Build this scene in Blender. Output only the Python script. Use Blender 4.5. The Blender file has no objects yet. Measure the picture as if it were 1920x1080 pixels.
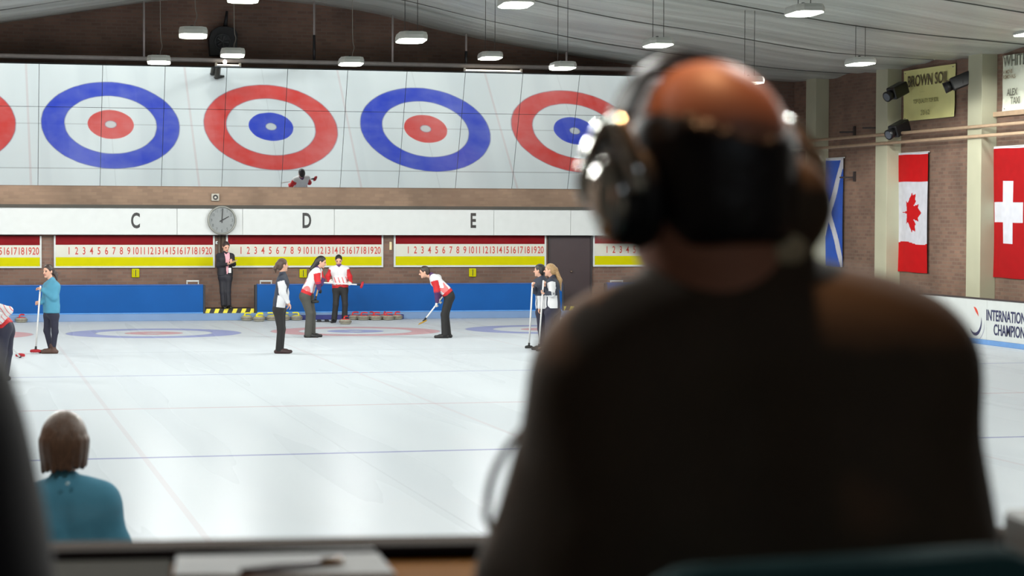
import bpy, math, random
import numpy as np
from mathutils import Vector, Matrix
random.seed(5); rng = np.random.default_rng(7)
C = bpy.context.scene.collection
SC = bpy.context.scene

# ------------------------------------------------------------------ camera, world, exposure
FPX, YAW, PITCH, ROLL, EYE = 4051.9, 0.2518, 0.0338, 0.0039, 2.528
_cy, _sy, _cp, _sp = math.cos(YAW), math.sin(YAW), math.cos(PITCH), math.sin(PITCH)
FW = np.array([_sy*_cp, _cy*_cp, -_sp]); RT = np.array([_cy, -_sy, 0.0]); UP = np.cross(RT, FW)
_cr, _sr = math.cos(ROLL), math.sin(ROLL)
RT, UP = _cr*RT + _sr*UP, -_sr*RT + _cr*UP
EYEP = np.array([0.0, 0.0, EYE])
FWH = np.array([_sy, _cy, 0.0]); RTH = np.array([_cy, -_sy, 0.0])
cd = bpy.data.cameras.new('camera'); cam = bpy.data.objects.new('camera', cd); C.objects.link(cam)
M = Matrix.Identity(4)
for i in range(3):
    M[i][0], M[i][1], M[i][2], M[i][3] = RT[i], UP[i], -FW[i], EYEP[i]
cam.matrix_world = M
cd.sensor_width = 36.0; cd.lens = FPX/1920*36.0; cd.clip_start = 0.05; cd.clip_end = 200
cd.dof.use_dof = True; cd.dof.focus_distance = 45.0; cd.dof.aperture_fstop = 4.2; cd.dof.aperture_blades = 7
SC.camera = cam
w = bpy.data.worlds.new('world'); SC.world = w; w.use_nodes = True
w.node_tree.nodes['Background'].inputs[0].default_value = (0.5, 0.55, 0.6, 1)
w.node_tree.nodes['Background'].inputs[1].default_value = 0.02
SC.view_settings.view_transform = 'Standard'; SC.view_settings.look = 'None'
SC.view_settings.exposure = 0.0; SC.view_settings.gamma = 1.0; SC.view_settings.use_curve_mapping = False
SC.cycles.use_denoising = True
SC.cycles.max_bounces = 8; SC.cycles.diffuse_bounces = 4; SC.cycles.glossy_bounces = 4
SC.cycles.sample_clamp_indirect = 4.0

LAMP_W = 230.0
def lamp_light(loc, watts, size=0.42, color=(1.0, 1.0, 0.96), name='lamp_light', parent=None):
    ld = bpy.data.lights.new(name, 'SPOT'); ld.spot_size = math.radians(172); ld.spot_blend = 0.12
    ld.shadow_soft_size = size*0.5; ld.energy = watts; ld.color = color
    if name == 'lamp_light':                # wide prismatic diffuser: a batwing light distribution
        ld.use_nodes = True; nt = ld.node_tree; N = nt.nodes; L = nt.links
        em = [n for n in N if n.type == 'EMISSION'][0]
        tc = N.new('ShaderNodeTexCoord'); sp = N.new('ShaderNodeSeparateXYZ'); L.new(tc.outputs['Normal'], sp.inputs[0])
        a = N.new('ShaderNodeMath'); a.operation = 'MULTIPLY'; L.new(sp.outputs[2], a.inputs[0]); L.new(sp.outputs[2], a.inputs[1])
        b = N.new('ShaderNodeMath'); b.operation = 'ADD'; b.inputs[1].default_value = 0.12; L.new(a.outputs[0], b.inputs[0])
        d = N.new('ShaderNodeMath'); d.operation = 'DIVIDE'; d.inputs[0].default_value = 1.0; L.new(b.outputs[0], d.inputs[1])
        L.new(d.outputs[0], em.inputs['Strength'])
    o = bpy.data.objects.new(name, ld); C.objects.link(o); o.location = loc
    if parent is not None: o.parent = parent
    return o
# lamps of the same kind further along the hall, above and beside the frame
for lx in (-4.6, 0.0, 5.0, 10.0, 14.5):
    for ly in (14, 21):
        lamp_light((lx, ly, 5.3), LAMP_W*0.36)
for lx, ly in ((-5, 35), (-5, 45), (-0.5, 35), (-0.9, 44), (-0.9, 27.5)):
    lamp_light((lx, ly, 5.3), LAMP_W)
sl = lamp_light((0.80, 2.46, 3.8), 75.0, 0.12, (1.0, 0.52, 0.25), 'box_crown_fill'); sl.data.spot_size = math.radians(38); sl.data.spot_blend = 0.5  # unseen warm spot added above the man, narrowed to tint his crown
for lx in (-1.0, 2.0, 5.0): lamp_light((lx, 11.0, 5.3), LAMP_W*0.36)  # unseen lamps added nearer the box to light sill and desk paper
for lx in (-1.5, 3.0): lamp_light((lx, 5.6, 5.3), LAMP_W*0.5)  # unseen lamps added over the walkway to brighten coach and paper
lamp_light((0.9, -0.6, 3.8), 13.0, 0.3, (0.78, 0.88, 1.0), 'box_rear_fill')  # unseen cool fill added behind the camera for jacket and chair back

# ------------------------------------------------------------------ helpers
def ray(px, py):
    return FW + RT*(px-960)/FPX - UP*(py-540)/FPX
def on(px, py, ax, v):
    d = ray(px, py); return EYEP + d*((v-EYEP[ax])/d[ax])
def at(px, py, z):                       # point at view depth z
    return EYEP + ray(px, py)*z
def lin(c):
    c = c/255.0
    return c/12.92 if c <= 0.04045 else ((c+0.055)/1.055)**2.4
def rgb(r, g, b): return (lin(r), lin(g), lin(b), 1.0)
_m = {}
def mat(name, col, rough=0.6, metal=0.0, var=0.08, vscale=6.0, bump=0.0, spec=0.5, sheen=0.0, coat=0.0, stretch=(1, 1, 1)):
    if name in _m: return _m[name]
    m = bpy.data.materials.new(name); m.use_nodes = True; nt = m.node_tree; N = nt.nodes; L = nt.links
    b = N['Principled BSDF']
    b.inputs['Roughness'].default_value = rough; b.inputs['Metallic'].default_value = metal
    b.inputs['Specular IOR Level'].default_value = spec
    b.inputs['Sheen Weight'].default_value = sheen; b.inputs['Coat Weight'].default_value = coat
    tc = N.new('ShaderNodeTexCoord'); mp = N.new('ShaderNodeMapping'); mp.inputs['Scale'].default_value = stretch
    nz = N.new('ShaderNodeTexNoise'); nz.inputs['Scale'].default_value = vscale; nz.inputs['Detail'].default_value = 4
    L.new(tc.outputs['Object'], mp.inputs['Vector']); L.new(mp.outputs[0], nz.inputs['Vector'])
    rp = N.new('ShaderNodeValToRGB')
    c = rgb(*col)
    rp.color_ramp.elements[0].position = 0.3; rp.color_ramp.elements[1].position = 0.7
    rp.color_ramp.elements[0].color = tuple(x*(1-var) for x in c[:3])+(1,)
    rp.color_ramp.elements[1].color = tuple(min(1, x*(1+var)) for x in c[:3])+(1,)
    L.new(nz.outputs['Fac'], rp.inputs['Fac']); L.new(rp.outputs[0], b.inputs['Base Color'])
    if bump > 0:
        bp = N.new('ShaderNodeBump'); bp.inputs['Strength'].default_value = bump; bp.inputs['Distance'].default_value = 0.02
        L.new(nz.outputs['Fac'], bp.inputs['Height']); L.new(bp.outputs[0], b.inputs['Normal'])
    _m[name] = m
    return m
def emis(name, col, strength):
    if name in _m: return _m[name]
    m = bpy.data.materials.new(name); m.use_nodes = True; b = m.node_tree.nodes['Principled BSDF']
    b.inputs['Base Color'].default_value = rgb(*col)
    b.inputs['Emission Color'].default_value = rgb(*col); b.inputs['Emission Strength'].default_value = strength
    _m[name] = m; return m

_wl = {}
def tag(o, label=None, cat=None, group=None, kind=None):
    if label: o['label'] = label
    if cat: o['category'] = cat
    if group: o['group'] = group
    if kind: o['kind'] = kind
    return o
def empty(name, loc, label=None, cat=None, group=None, kind=None):
    o = bpy.data.objects.new(name, None); C.objects.link(o); o.location = tuple(float(v) for v in loc); o.empty_display_size = 0.1
    _wl[o.name] = np.array(loc, float)
    return tag(o, label, cat, group, kind)
class G:
    def __init__(s): s.v = []; s.f = []; s.mi = []
    def add(s, vs, fs, mi=0):
        o = len(s.v); s.v += [tuple(float(x) for x in p) for p in vs]
        s.f += [tuple(o+i for i in f) for f in fs]; s.mi += [mi]*len(fs); return s
    def box(s, lo, hi, mi=0, R=None, org=(0, 0, 0)):
        x0, y0, z0 = lo; x1, y1, z1 = hi
        vs = np.array([(x0,y0,z0),(x1,y0,z0),(x1,y1,z0),(x0,y1,z0),(x0,y0,z1),(x1,y0,z1),(x1,y1,z1),(x0,y1,z1)], float)
        if R is not None: vs = vs @ np.array(R).T + np.array(org)
        return s.add(vs, [(0,3,2,1),(4,5,6,7),(0,1,5,4),(1,2,6,5),(2,3,7,6),(3,0,4,7)], mi)
    def cyl(s, p0, p1, r0, r1=None, n=16, mi=0, caps=True):
        r1 = r0 if r1 is None else r1
        p0 = np.array(p0, float); p1 = np.array(p1, float); d = p1-p0; d /= np.linalg.norm(d)
        a = np.cross(d, (0, 0, 1) if abs(d[2]) < 0.9 else (1, 0, 0)); a /= np.linalg.norm(a); b = np.cross(d, a)
        t = [2*math.pi*i/n for i in range(n)]
        vs = [p0+r0*(math.cos(x)*a+math.sin(x)*b) for x in t]+[p1+r1*(math.cos(x)*a+math.sin(x)*b) for x in t]
        fs = [(i, (i+1) % n, n+(i+1) % n, n+i) for i in range(n)]
        if caps: fs += [tuple(range(n-1, -1, -1)), tuple(range(n, 2*n))]
        return s.add(vs, fs, mi)
    def tube(s, pts, r, n=10, mi=0):
        P = [np.array(p, float) for p in pts]; rs = r if isinstance(r, (list, tuple)) else [r]*len(P)
        vs = []; ref = None
        for i, p in enumerate(P):
            d = P[min(i+1, len(P)-1)]-P[max(i-1, 0)]; d /= np.linalg.norm(d)
            if ref is None:
                ref = np.cross(d, (0, 0, 1) if abs(d[2]) < 0.9 else (1, 0, 0))
            a = ref-d*(ref@d); a /= np.linalg.norm(a); ref = a; b = np.cross(d, a)
            vs += [p+rs[i]*(math.cos(2*math.pi*k/n)*a+math.sin(2*math.pi*k/n)*b) for k in range(n)]
        fs = [(i*n+k, i*n+(k+1) % n, (i+1)*n+(k+1) % n, (i+1)*n+k) for i in range(len(P)-1) for k in range(n)]
        fs += [tuple(range(n-1, -1, -1)), tuple(range((len(P)-1)*n, len(P)*n))]
        return s.add(vs, fs, mi)
    def lathe(s, prof, org=(0, 0, 0), A=(1, 0, 0), B=(0, 1, 0), D=(0, 0, 1), n=24, mi=0, sa=1.0, sb=1.0):
        org, A, B, D = (np.array(q, float) for q in (org, A, B, D))
        vs = []
        for r, h in prof:
            vs += [org+D*h+r*(sa*math.cos(2*math.pi*k/n)*A+sb*math.sin(2*math.pi*k/n)*B) for k in range(n)]
        fs = [(i*n+k, i*n+(k+1) % n, (i+1)*n+(k+1) % n, (i+1)*n+k) for i in range(len(prof)-1) for k in range(n)]
        fs += [tuple(range(n-1, -1, -1)), tuple(range((len(prof)-1)*n, len(prof)*n))]
        return s.add(vs, fs, mi)
    def prism(s, poly, org, A, B, depth, mi=0):     # outline in plane org + a*A + b*B, pushed along A x B
        org, A, B = (np.array(q, float) for q in (org, A, B)); D = np.cross(A, B)*depth; n = len(poly)
        vs = [org+a*A+b*B for a, b in poly]+[org+a*A+b*B+D for a, b in poly]
        return s.add(vs, [tuple(range(n-1, -1, -1)), tuple(range(n, 2*n))]+[(i, (i+1) % n, n+(i+1) % n, n+i) for i in range(n)], mi)
    def grid(s, fn, us, vs_, mif=None):
        nu, nv = len(us), len(vs_); o = len(s.v)
        for u in us:
            for v in vs_: s.v.append(tuple(float(x) for x in fn(u, v)))
        for i in range(nu-1):
            for j in range(nv-1):
                s.f.append((o+i*nv+j, o+(i+1)*nv+j, o+(i+1)*nv+j+1, o+i*nv+j+1))
                s.mi.append(mif((us[i]+us[i+1])/2, (vs_[j]+vs_[j+1])/2) if mif else 0)
        return s
    def text(s, body, size, org, A, B, mi=0, sx=1.0, depth=0.004, align='CENTER', bold=0.0):
        cu = bpy.data.curves.new('t', 'FONT'); cu.body = body; cu.size = size; cu.extrude = 0.0; cu.align_x = align
        cu.align_y = 'CENTER'; cu.offset = bold; cu.resolution_u = 4
        o = bpy.data.objects.new('t', cu); C.objects.link(o); bpy.context.view_layer.update()
        me = bpy.data.meshes.new_from_object(o.evaluated_get(bpy.context.evaluated_depsgraph_get()))
        org, A, B = (np.array(q, float) for q in (org, A, B)); D = np.cross(A, B)
        vs = [org+v.co.x*sx*A+v.co.y*B+D*depth for v in me.vertices]
        s.add(vs, [tuple(p.vertices) for p in me.polygons], mi)
        bpy.data.objects.remove(o); bpy.data.curves.remove(cu); bpy.data.meshes.remove(me)
        return s
    def build(s, name, mats, parent=None, origin=None, smooth=False, bevel=0.0, subsurf=0, **kw):
        org = _wl[parent.name] if parent is not None else np.array(origin if origin is not None else (0, 0, 0), float)
        if parent is not None and origin is not None: loc = np.array(origin, float)-org; org = np.array(origin, float)
        else: loc = np.zeros(3) if parent is not None else org
        me = bpy.data.meshes.new(name)
        me.from_pydata([tuple(np.array(p)-org) for p in s.v], [], s.f)
        for m in (mats if isinstance(mats, (list, tuple)) else [mats]): me.materials.append(m)
        me.polygons.foreach_set('material_index', s.mi)
        if smooth: me.polygons.foreach_set('use_smooth', [True]*len(me.polygons))
        me.update()
        o = bpy.data.objects.new(name, me); C.objects.link(o); o.location = tuple(loc)
        if parent is not None: o.parent = parent
        _wl[o.name] = org.copy()
        if bevel > 0:
            bv = o.modifiers.new('bevel', 'BEVEL'); bv.width = bevel; bv.segments = 2; bv.limit_method = 'ANGLE'
        if subsurf: ss = o.modifiers.new('sub', 'SUBSURF'); ss.levels = ss.render_levels = subsurf
        return tag(o, kw.get('label'), kw.get('cat'), kw.get('group'), kw.get('kind'))
def copy_tree(o, parent=None):
    c = o.copy(); C.objects.link(c)
    if parent is not None: c.parent = parent
    for ch in list(o.children): copy_tree(ch, c)
    return c
def smoothpath(pts, n=8):
    P = [np.array(p, float) for p in pts]; P = [2*P[0]-P[1]]+P+[2*P[-1]-P[-2]]; out = []
    for i in range(1, len(P)-2):
        for k in range(n):
            t = k/n; a, b, c, d = P[i-1:i+3]
            out.append(0.5*((2*b)+(-a+c)*t+(2*a-5*b+4*c-d)*t*t+(-a+3*b-3*c+d)*t**3))
    out.append(P[-2]); return out

# ------------------------------------------------------------------ materials
WHITE = mat('white_paint', (192, 196, 196), 0.55, spec=0.2, var=0.03)
BLACK = mat('black_paint', (18, 18, 20), 0.5)
BLACKM = mat('black_plastic', (22, 22, 25), 0.35)
STEEL = mat('grey_steel', (150, 148, 145), 0.45, var=0.1)
BLUE = mat('board_blue', (14, 78, 146), 0.5, spec=0.12, var=0.06, vscale=1.5)
BASEB = mat('kick_blue', (106, 134, 172), 0.45, var=0.07, vscale=2)
REDB = mat('band_red', (112, 8, 18), 0.5, spec=0.08)
YELB = mat('band_yellow', (186, 182, 0), 0.5, spec=0.05, var=0.03)
NUMR = mat('number_red', (178, 44, 28), 0.5)
DARKD = mat('door_maroon', (50, 36, 40), 0.5)
CREAM = mat('pillar_cream', (172, 171, 148), 0.55, var=0.05, vscale=2)

def brick(name, c1, c2, mortar, axis, msize=0.012, dirt=0.35):
    m = bpy.data.materials.new(name); m.use_nodes = True; nt = m.node_tree; N = nt.nodes; L = nt.links
    b = N['Principled BSDF']; b.inputs['Roughness'].default_value = 0.8
    tc = N.new('ShaderNodeTexCoord'); sp = N.new('ShaderNodeSeparateXYZ'); cb = N.new('ShaderNodeCombineXYZ')
    L.new(tc.outputs['Object'], sp.inputs[0]); L.new(sp.outputs[axis], cb.inputs[0]); L.new(sp.outputs[2], cb.inputs[1])
    bk = N.new('ShaderNodeTexBrick'); L.new(cb.outputs[0], bk.inputs['Vector'])
    bk.inputs['Color1'].default_value = rgb(*c1); bk.inputs['Color2'].default_value = rgb(*c2); bk.inputs['Mortar'].default_value = rgb(*mortar)
    bk.inputs['Scale'].default_value = 1.0; bk.inputs['Mortar Size'].default_value = msize; bk.inputs['Brick Width'].default_value = 0.24
    bk.inputs['Row Height'].default_value = 0.082; bk.inputs['Bias'].default_value = -0.1
    nz = N.new('ShaderNodeTexNoise'); nz.inputs['Scale'].default_value = 0.8; nz.inputs['Detail'].default_value = 6
    L.new(tc.outputs['Object'], nz.inputs['Vector'])
    mr = N.new('ShaderNodeMapRange'); mr.inputs[1].default_value = 0.35; mr.inputs[2].default_value = 0.7
    mr.inputs[3].default_value = 1-dirt; mr.inputs[4].default_value = 1.1
    L.new(nz.outputs['Fac'], mr.inputs[0])
    mx = N.new('ShaderNodeMix'); mx.data_type = 'RGBA'; mx.blend_type = 'MULTIPLY'; mx.inputs[0].default_value = 1.0
    L.new(bk.outputs['Color'], mx.inputs[6]); L.new(mr.outputs[0], mx.inputs[7]); L.new(mx.outputs[2], b.inputs['Base Color'])
    bp = N.new('ShaderNodeBump'); bp.inputs['Strength'].default_value = 0.4; bp.inputs['Distance'].default_value = 0.01; bp.invert = True
    L.new(bk.outputs['Fac'], bp.inputs['Height']); L.new(bp.outputs[0], b.inputs['Normal'])
    return m
BRICKF = brick('brick_far', (128, 98, 84), (108, 82, 72), (118, 100, 90), 0)
BRICKR = brick('brick_side', (134, 104, 88), (112, 86, 74), (126, 106, 92), 1)

# ------------------------------------------------------------------ ice with painted markings
XC, YT, SP = 4.04, 46.095, 4.3234
RIGHT_X, WALL_X, FAR_Y, ICE_Y, LEFT_X = 19.68, 20.95, 52.3, 51.32, -8.0
def ice_material():
    m = bpy.data.materials.new('ice'); m.use_nodes = True; nt = m.node_tree; N = nt.nodes; L = nt.links
    b = N['Principled BSDF']
    def math_(op, a, c=None, clamp=False):
        n = N.new('ShaderNodeMath'); n.operation = op; n.use_clamp = clamp
        for i, v in enumerate((a, c)):
            if v is None: continue
            if isinstance(v, (int, float)): n.inputs[i].default_value = v
            else: L.new(v, n.inputs[i])
        return n.outputs[0]
    def mix(fac, a, c):
        n = N.new('ShaderNodeMix'); n.data_type = 'RGBA'
        if isinstance(fac, float): n.inputs[0].default_value = fac
        else: L.new(fac, n.inputs[0])
        for i, v in ((6, a), (7, c)):
            if isinstance(v, tuple): n.inputs[i].default_value = v
            else: L.new(v, n.inputs[i])
        return n.outputs[2]
    tc = N.new('ShaderNodeTexCoord'); sp = N.new('ShaderNodeSeparateXYZ'); L.new(tc.outputs['Object'], sp.inputs[0])
    X, Y = sp.outputs[0], sp.outputs[1]
    # wobble of hand-flooded paint
    nz = N.new('ShaderNodeTexNoise'); nz.inputs['Scale'].default_value = 3.0; L.new(tc.outputs['Object'], nz.inputs['Vector'])
    k = math_('DIVIDE', math_('SUBTRACT', X, XC-SP/2), SP)
    ki = math_('FLOOR', k); u = math_('MULTIPLY', math_('SUBTRACT', math_('SUBTRACT', k, ki), 0.5), SP)
    par = math_('MODULO', math_('ADD', ki, 20), 2.0)          # 0: blue outside, 1: red outside
    dy = math_('SUBTRACT', Y, YT)
    r = math_('SQRT', math_('ADD', math_('MULTIPLY', u, u), math_('MULTIPLY', dy, dy)))
    r = math_('ADD', r, math_('MULTIPLY', math_('SUBTRACT', nz.outputs['Fac'], 0.5), 0.03))
    def band(v, lo, hi): return math_('MULTIPLY', math_('GREATER_THAN', v, lo), math_('LESS_THAN', v, hi))
    def line(v, c, hw): return math_('LESS_THAN', math_('ABSOLUTE', math_('SUBTRACT', v, c)), hw)
    BL, RD = rgb(34, 62, 200), rgb(214, 58, 52)
    outc = mix(par, BL, RD); inc = mix(par, RD, BL)
    # base ice: milky, streaked along the sheets
    mp = N.new('ShaderNodeMapping'); mp.inputs['Scale'].default_value = (1.1, 0.06, 1); L.new(tc.outputs['Object'], mp.inputs['Vector'])
    n2 = N.new('ShaderNodeTexNoise'); n2.inputs['Scale'].default_value = 1.0; n2.inputs['Detail'].default_value = 2.5; L.new(mp.outputs[0], n2.inputs['Vector'])
    rp = N.new('ShaderNodeValToRGB'); rp.color_ramp.elements[0].position = 0.25; rp.color_ramp.elements[1].position = 0.75
    rp.color_ramp.elements[0].color = rgb(214, 222, 228); rp.color_ramp.elements[1].color = rgb(229, 236, 240)
    L.new(n2.outputs['Fac'], rp.inputs['Fac']); col = rp.outputs[0]
    # wear inside the paint
    n3 = N.new('ShaderNodeTexNoise'); n3.inputs['Scale'].default_value = 2.2; n3.inputs['Detail'].default_value = 6; L.new(tc.outputs['Object'], n3.inputs['Vector'])
    wear = N.new('ShaderNodeMapRange'); wear.inputs[1].default_value = 0.3; wear.inputs[2].default_value = 0.75; wear.inputs[3].default_value = 1.0; wear.inputs[4].default_value = 0.9
    L.new(n3.outputs['Fac'], wear.inputs[0]); wr = wear.outputs[0]
    GREY, LB, LR = rgb(100, 108, 116), rgb(60, 70, 170), rgb(190, 110, 110)
    col = mix(math_('MULTIPLY', line(Y, YT, 0.02), 0.35), col, GREY)
    col = mix(math_('MULTIPLY', line(Y, YT+1.83, 0.02), 0.45), col, GREY)
    col = mix(math_('MULTIPLY', line(u, 0.0, 0.012), 0.15), col, GREY)
    col = mix(math_('MULTIPLY', line(Y, YT-6.4, 0.05), 0.35), col, GREY)
    for yy, cc, hw, a in ((34.0, LB, 0.05, 0.8), (28.23, LR, 0.05, 0.6), (22.55, LB, 0.05, 0.9)):
        col = mix(math_('MULTIPLY', line(Y, yy, hw), a), col, cc)
    dv = math_('SUBTRACT', SP/2, math_('ABSOLUTE', u))
    col = mix(math_('MULTIPLY', math_('LESS_THAN', dv, 0.03), 0.2), col, LR)
    col = mix(math_('MULTIPLY', band(r, 1.22, 1.83), wr), col, outc)
    col = mix(math_('MULTIPLY', math_('LESS_THAN', r, 0.61), wr), col, inc)
    col = mix(math_('MULTIPLY', math_('LESS_THAN', r, 0.15), 0.9), col, rgb(205, 212, 214))
    for rr in (0.15, 1.22, 1.83):
        col = mix(math_('MULTIPLY', line(r, rr, 0.02), 0.35), col, rgb(90, 100, 130))
    # frosted, pebbled ice: milky diffuse with a weak soft reflection
    df = N.new('ShaderNodeBsdfDiffuse'); gl = N.new('ShaderNodeBsdfGlossy'); mxs = N.new('ShaderNodeMixShader')
    L.new(col, df.inputs['Color']); gl.inputs['Color'].default_value = (0.95, 0.97, 1.0, 1)
    rr = N.new('ShaderNodeMapRange'); rr.inputs[3].default_value = 0.22; rr.inputs[4].default_value = 0.34
    L.new(n2.outputs['Fac'], rr.inputs[0]); L.new(rr.outputs[0], gl.inputs['Roughness'])
    n4 = N.new('ShaderNodeTexNoise'); n4.inputs['Scale'].default_value = 18.0; n4.inputs['Detail'].default_value = 2; L.new(tc.outputs['Object'], n4.inputs['Vector'])
    bp = N.new('ShaderNodeBump'); bp.inputs['Strength'].default_value = 0.05; bp.inputs['Distance'].default_value = 0.01
    L.new(n4.outputs['Fac'], bp.inputs['Height']); L.new(bp.outputs[0], gl.inputs['Normal'])
    fro = N.new('ShaderNodeBsdfDiffuse'); fro.inputs['Color'].default_value = rgb(198, 204, 214); fre = N.new('ShaderNodeFresnel'); fre.inputs[0].default_value = 1.31
    mfr = N.new('ShaderNodeMixShader'); L.new(math_('MULTIPLY', fre.outputs[0], 0.8), mfr.inputs[0]); L.new(df.outputs[0], mfr.inputs[1]); L.new(fro.outputs[0], mfr.inputs[2])
    L.new(math_('ADD', math_('MULTIPLY', fre.outputs[0], 0.10), 0.012), mxs.inputs[0]); L.new(mfr.outputs[0], mxs.inputs[1]); L.new(gl.outputs[0], mxs.inputs[2])
    L.new(mxs.outputs[0], N['Material Output'].inputs['Surface'])
    return m
ICE = ice_material()
G().box((LEFT_X, 10.2, -0.2), (RIGHT_X+0.02, ICE_Y+0.05, 0.0)).build('floor_ice', ICE, kind='structure')
RUB = mat('rubber_floor', (70, 70, 72), 0.8)
G().box((LEFT_X, 3.0, -0.2), (RIGHT_X+0.02, 10.2, -0.0)).build('floor_walkway', RUB, kind='structure')
CONC = mat('concrete', (120, 114, 106), 0.8)
G().box((LEFT_X, ICE_Y+0.05, -0.2), (WALL_X, FAR_Y+0.05, 0.05)).build('floor_far_ledge', CONC, kind='structure')
G().box((RIGHT_X+0.02, 3.0, -0.2), (WALL_X, ICE_Y+0.05, 0.02)).build('floor_side_ledge', CONC, kind='structure')

# ------------------------------------------------------------------ ceiling and walls
_px = [-8.2, -4, 1.0, 4.74, 6.65, 8.6, 9.92, 11.73, 13.98, 16.8, 18.5, 21.1]
_pz = [5.95, 6.25, 6.97, 7.62, 7.75, 7.62, 7.47, 7.03, 6.66, 6.3, 6.1, 5.97]
def ceil_z(x): return float(np.interp(x, _px, _pz))
_kern = np.ones(9)/9
_xs = np.arange(-9, 22.01, 0.1); _zs = np.interp(_xs, _px, _pz)
for _ in range(3): _zs = np.convolve(np.pad(_zs, 4, mode='edge'), _kern, 'valid')
def ceil_s(x): return float(np.interp(x, _xs, _zs))
def ceil_material():
    m = bpy.data.materials.new('polythene_ceiling'); m.use_nodes = True; nt = m.node_tree; N = nt.nodes; L = nt.links
    b = N['Principled BSDF']; b.inputs['Roughness'].default_value = 0.36; b.inputs['Specular IOR Level'].default_value = 0.9
    tc = N.new('ShaderNodeTexCoord'); mp = N.new('ShaderNodeMapping'); mp.inputs['Scale'].default_value = (0.12, 2.2, 0.12)
    L.new(tc.outputs['Object'], mp.inputs['Vector'])
    nz = N.new('ShaderNodeTexNoise'); nz.inputs['Scale'].default_value = 1.0; nz.inputs['Detail'].default_value = 5; L.new(mp.outputs[0], nz.inputs['Vector'])
    rp = N.new('ShaderNodeValToRGB'); rp.color_ramp.elements[0].position = 0.3; rp.color_ramp.elements[1].position = 0.72
    rp.color_ramp.elements[0].color = rgb(144, 148, 141); rp.color_ramp.elements[1].color = rgb(196, 200, 193)
    L.new(nz.outputs['Fac'], rp.inputs['Fac']); L.new(rp.outputs[0], b.inputs['Base Color'])
    bp = N.new('ShaderNodeBump'); bp.inputs['Strength'].default_value = 0.7; bp.inputs['Distance'].default_value = 0.12
    L.new(nz.outputs['Fac'], bp.inputs['Height']); L.new(bp.outputs[0], b.inputs['Normal'])
    return m
_sag = lambda y: 0.10*abs(math.sin(math.pi*(y-2.6)/4.6))
def _cf(u, v):
    z = ceil_s(u)
    edge = min(1.0, (FAR_Y-v)/2.5)
    return (u, v, z - edge*_sag(v)*(0.6+0.4*math.sin(u*0.7)) + 0.015*math.sin(u*1.3+v*5.0)*edge)
cg = G(); cg.grid(_cf, list(np.linspace(-8.2, 21.05, 70)), list(np.linspace(3.0, FAR_Y+0.1, 240)))
cg.build('ceiling', ceil_material(), smooth=True, kind='structure')
SEAM = mat('ceiling_seam', (92, 92, 88), 0.6)
for sy in (30.2, 34.8, 39.4, 44.0, 48.6):
    xs = np.linspace(-8, 20.9, 60)
    G().tube([(x, sy, _cf(x, sy)[2]-0.012) for x in xs], 0.012, 6).build('ceiling_batten', SEAM, kind='structure')
# far gable wall
top = [(x, ceil_s(x)+0.02) for x in np.linspace(LEFT_X-0.2, WALL_X+0.1, 60)]
G().prism([(LEFT_X-0.2, -0.2), (WALL_X+0.1, -0.2)]+top[::-1], (0, FAR_Y+0.3, 0), (1, 0, 0), (0, 0, 1), 0.3).build('wall_far', BRICKF, kind='structure')
G().box((WALL_X, 3.0, -0.2), (WALL_X+0.3, FAR_Y+0.3, 6.1)).build('wall_right', BRICKR, kind='structure')
G().box((LEFT_X-0.3, 3.0, -0.2), (LEFT_X, FAR_Y+0.3, 6.1)).build('wall_left', BRICKR, kind='structure')
for y in (50.0+0.32, 45.75+0.32, 41.06+0.32, 36.4+0.3, 31.8, 27.2, 22.6, 18.0, 13.4):
    G().box((20.6, y-0.32, 0), (WALL_X, y+0.32, 6.05)).build('pillar', CREAM, bevel=0.008, kind='structure')

# ------------------------------------------------------------------ dasher boards, ledge, steps
X_ = lambda px, Y=ICE_Y, py=560: float(on(px, py, 1, Y)[0])
Z_ = lambda px, py, Y: float(on(px, py, 1, Y)[2])
G().box((LEFT_X, ICE_Y, 0), (RIGHT_X, ICE_Y+0.12, 0.17)).build('baseboard_far', BASEB, bevel=0.01, kind='structure')
gaps = [(X_(381), X_(482)), (X_(1054), X_(1139))]
CAP = mat('board_cap', (30, 78, 145), 0.4)
ENDC = mat('board_end', (32, 36, 46), 0.6)
def board(x0, x1, label):
    r = empty('rink_board', ((x0+x1)/2, ICE_Y+0.06, 0.17), label, 'rink board', 'blue boards along the far end of the ice')
    G().box((x0, ICE_Y+0.01, 0.17), (x1, ICE_Y+0.11, 0.83)).build('panel', BLUE, r, bevel=0.006)
    G().box((x0, ICE_Y-0.005, 0.83), (x1, ICE_Y+0.125, 0.86)).build('top_rail', CAP, r, bevel=0.006)
    G().box((x0, ICE_Y-0.01, 0.17), (x1, ICE_Y+0.1, 0.195)).build('base_highlight', mat('base_highlight', (90, 150, 215), 0.25), r, bevel=0.006)  # highlight along the foot of the boards, put in as a pale blue strip
    for xe in (x0, x1):
        if LEFT_X+0.1 < xe < RIGHT_X-0.1:
            s = 1 if xe == x1 else -1
            G().box((min(xe, xe+s*0.05), ICE_Y, 0.17), (max(xe, xe+s*0.05), ICE_Y+0.16, 0.84)).build('end_post', ENDC, r, bevel=0.01)
board(LEFT_X, gaps[0][0], 'long blue rink board left of the opening where the suited woman stands')
board(gaps[0][1], gaps[1][0], 'middle blue rink board behind the yellow and red curling stones')
board(gaps[1][1], RIGHT_X, 'blue rink board right of the maroon door, mostly behind the man with headphones')
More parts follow.
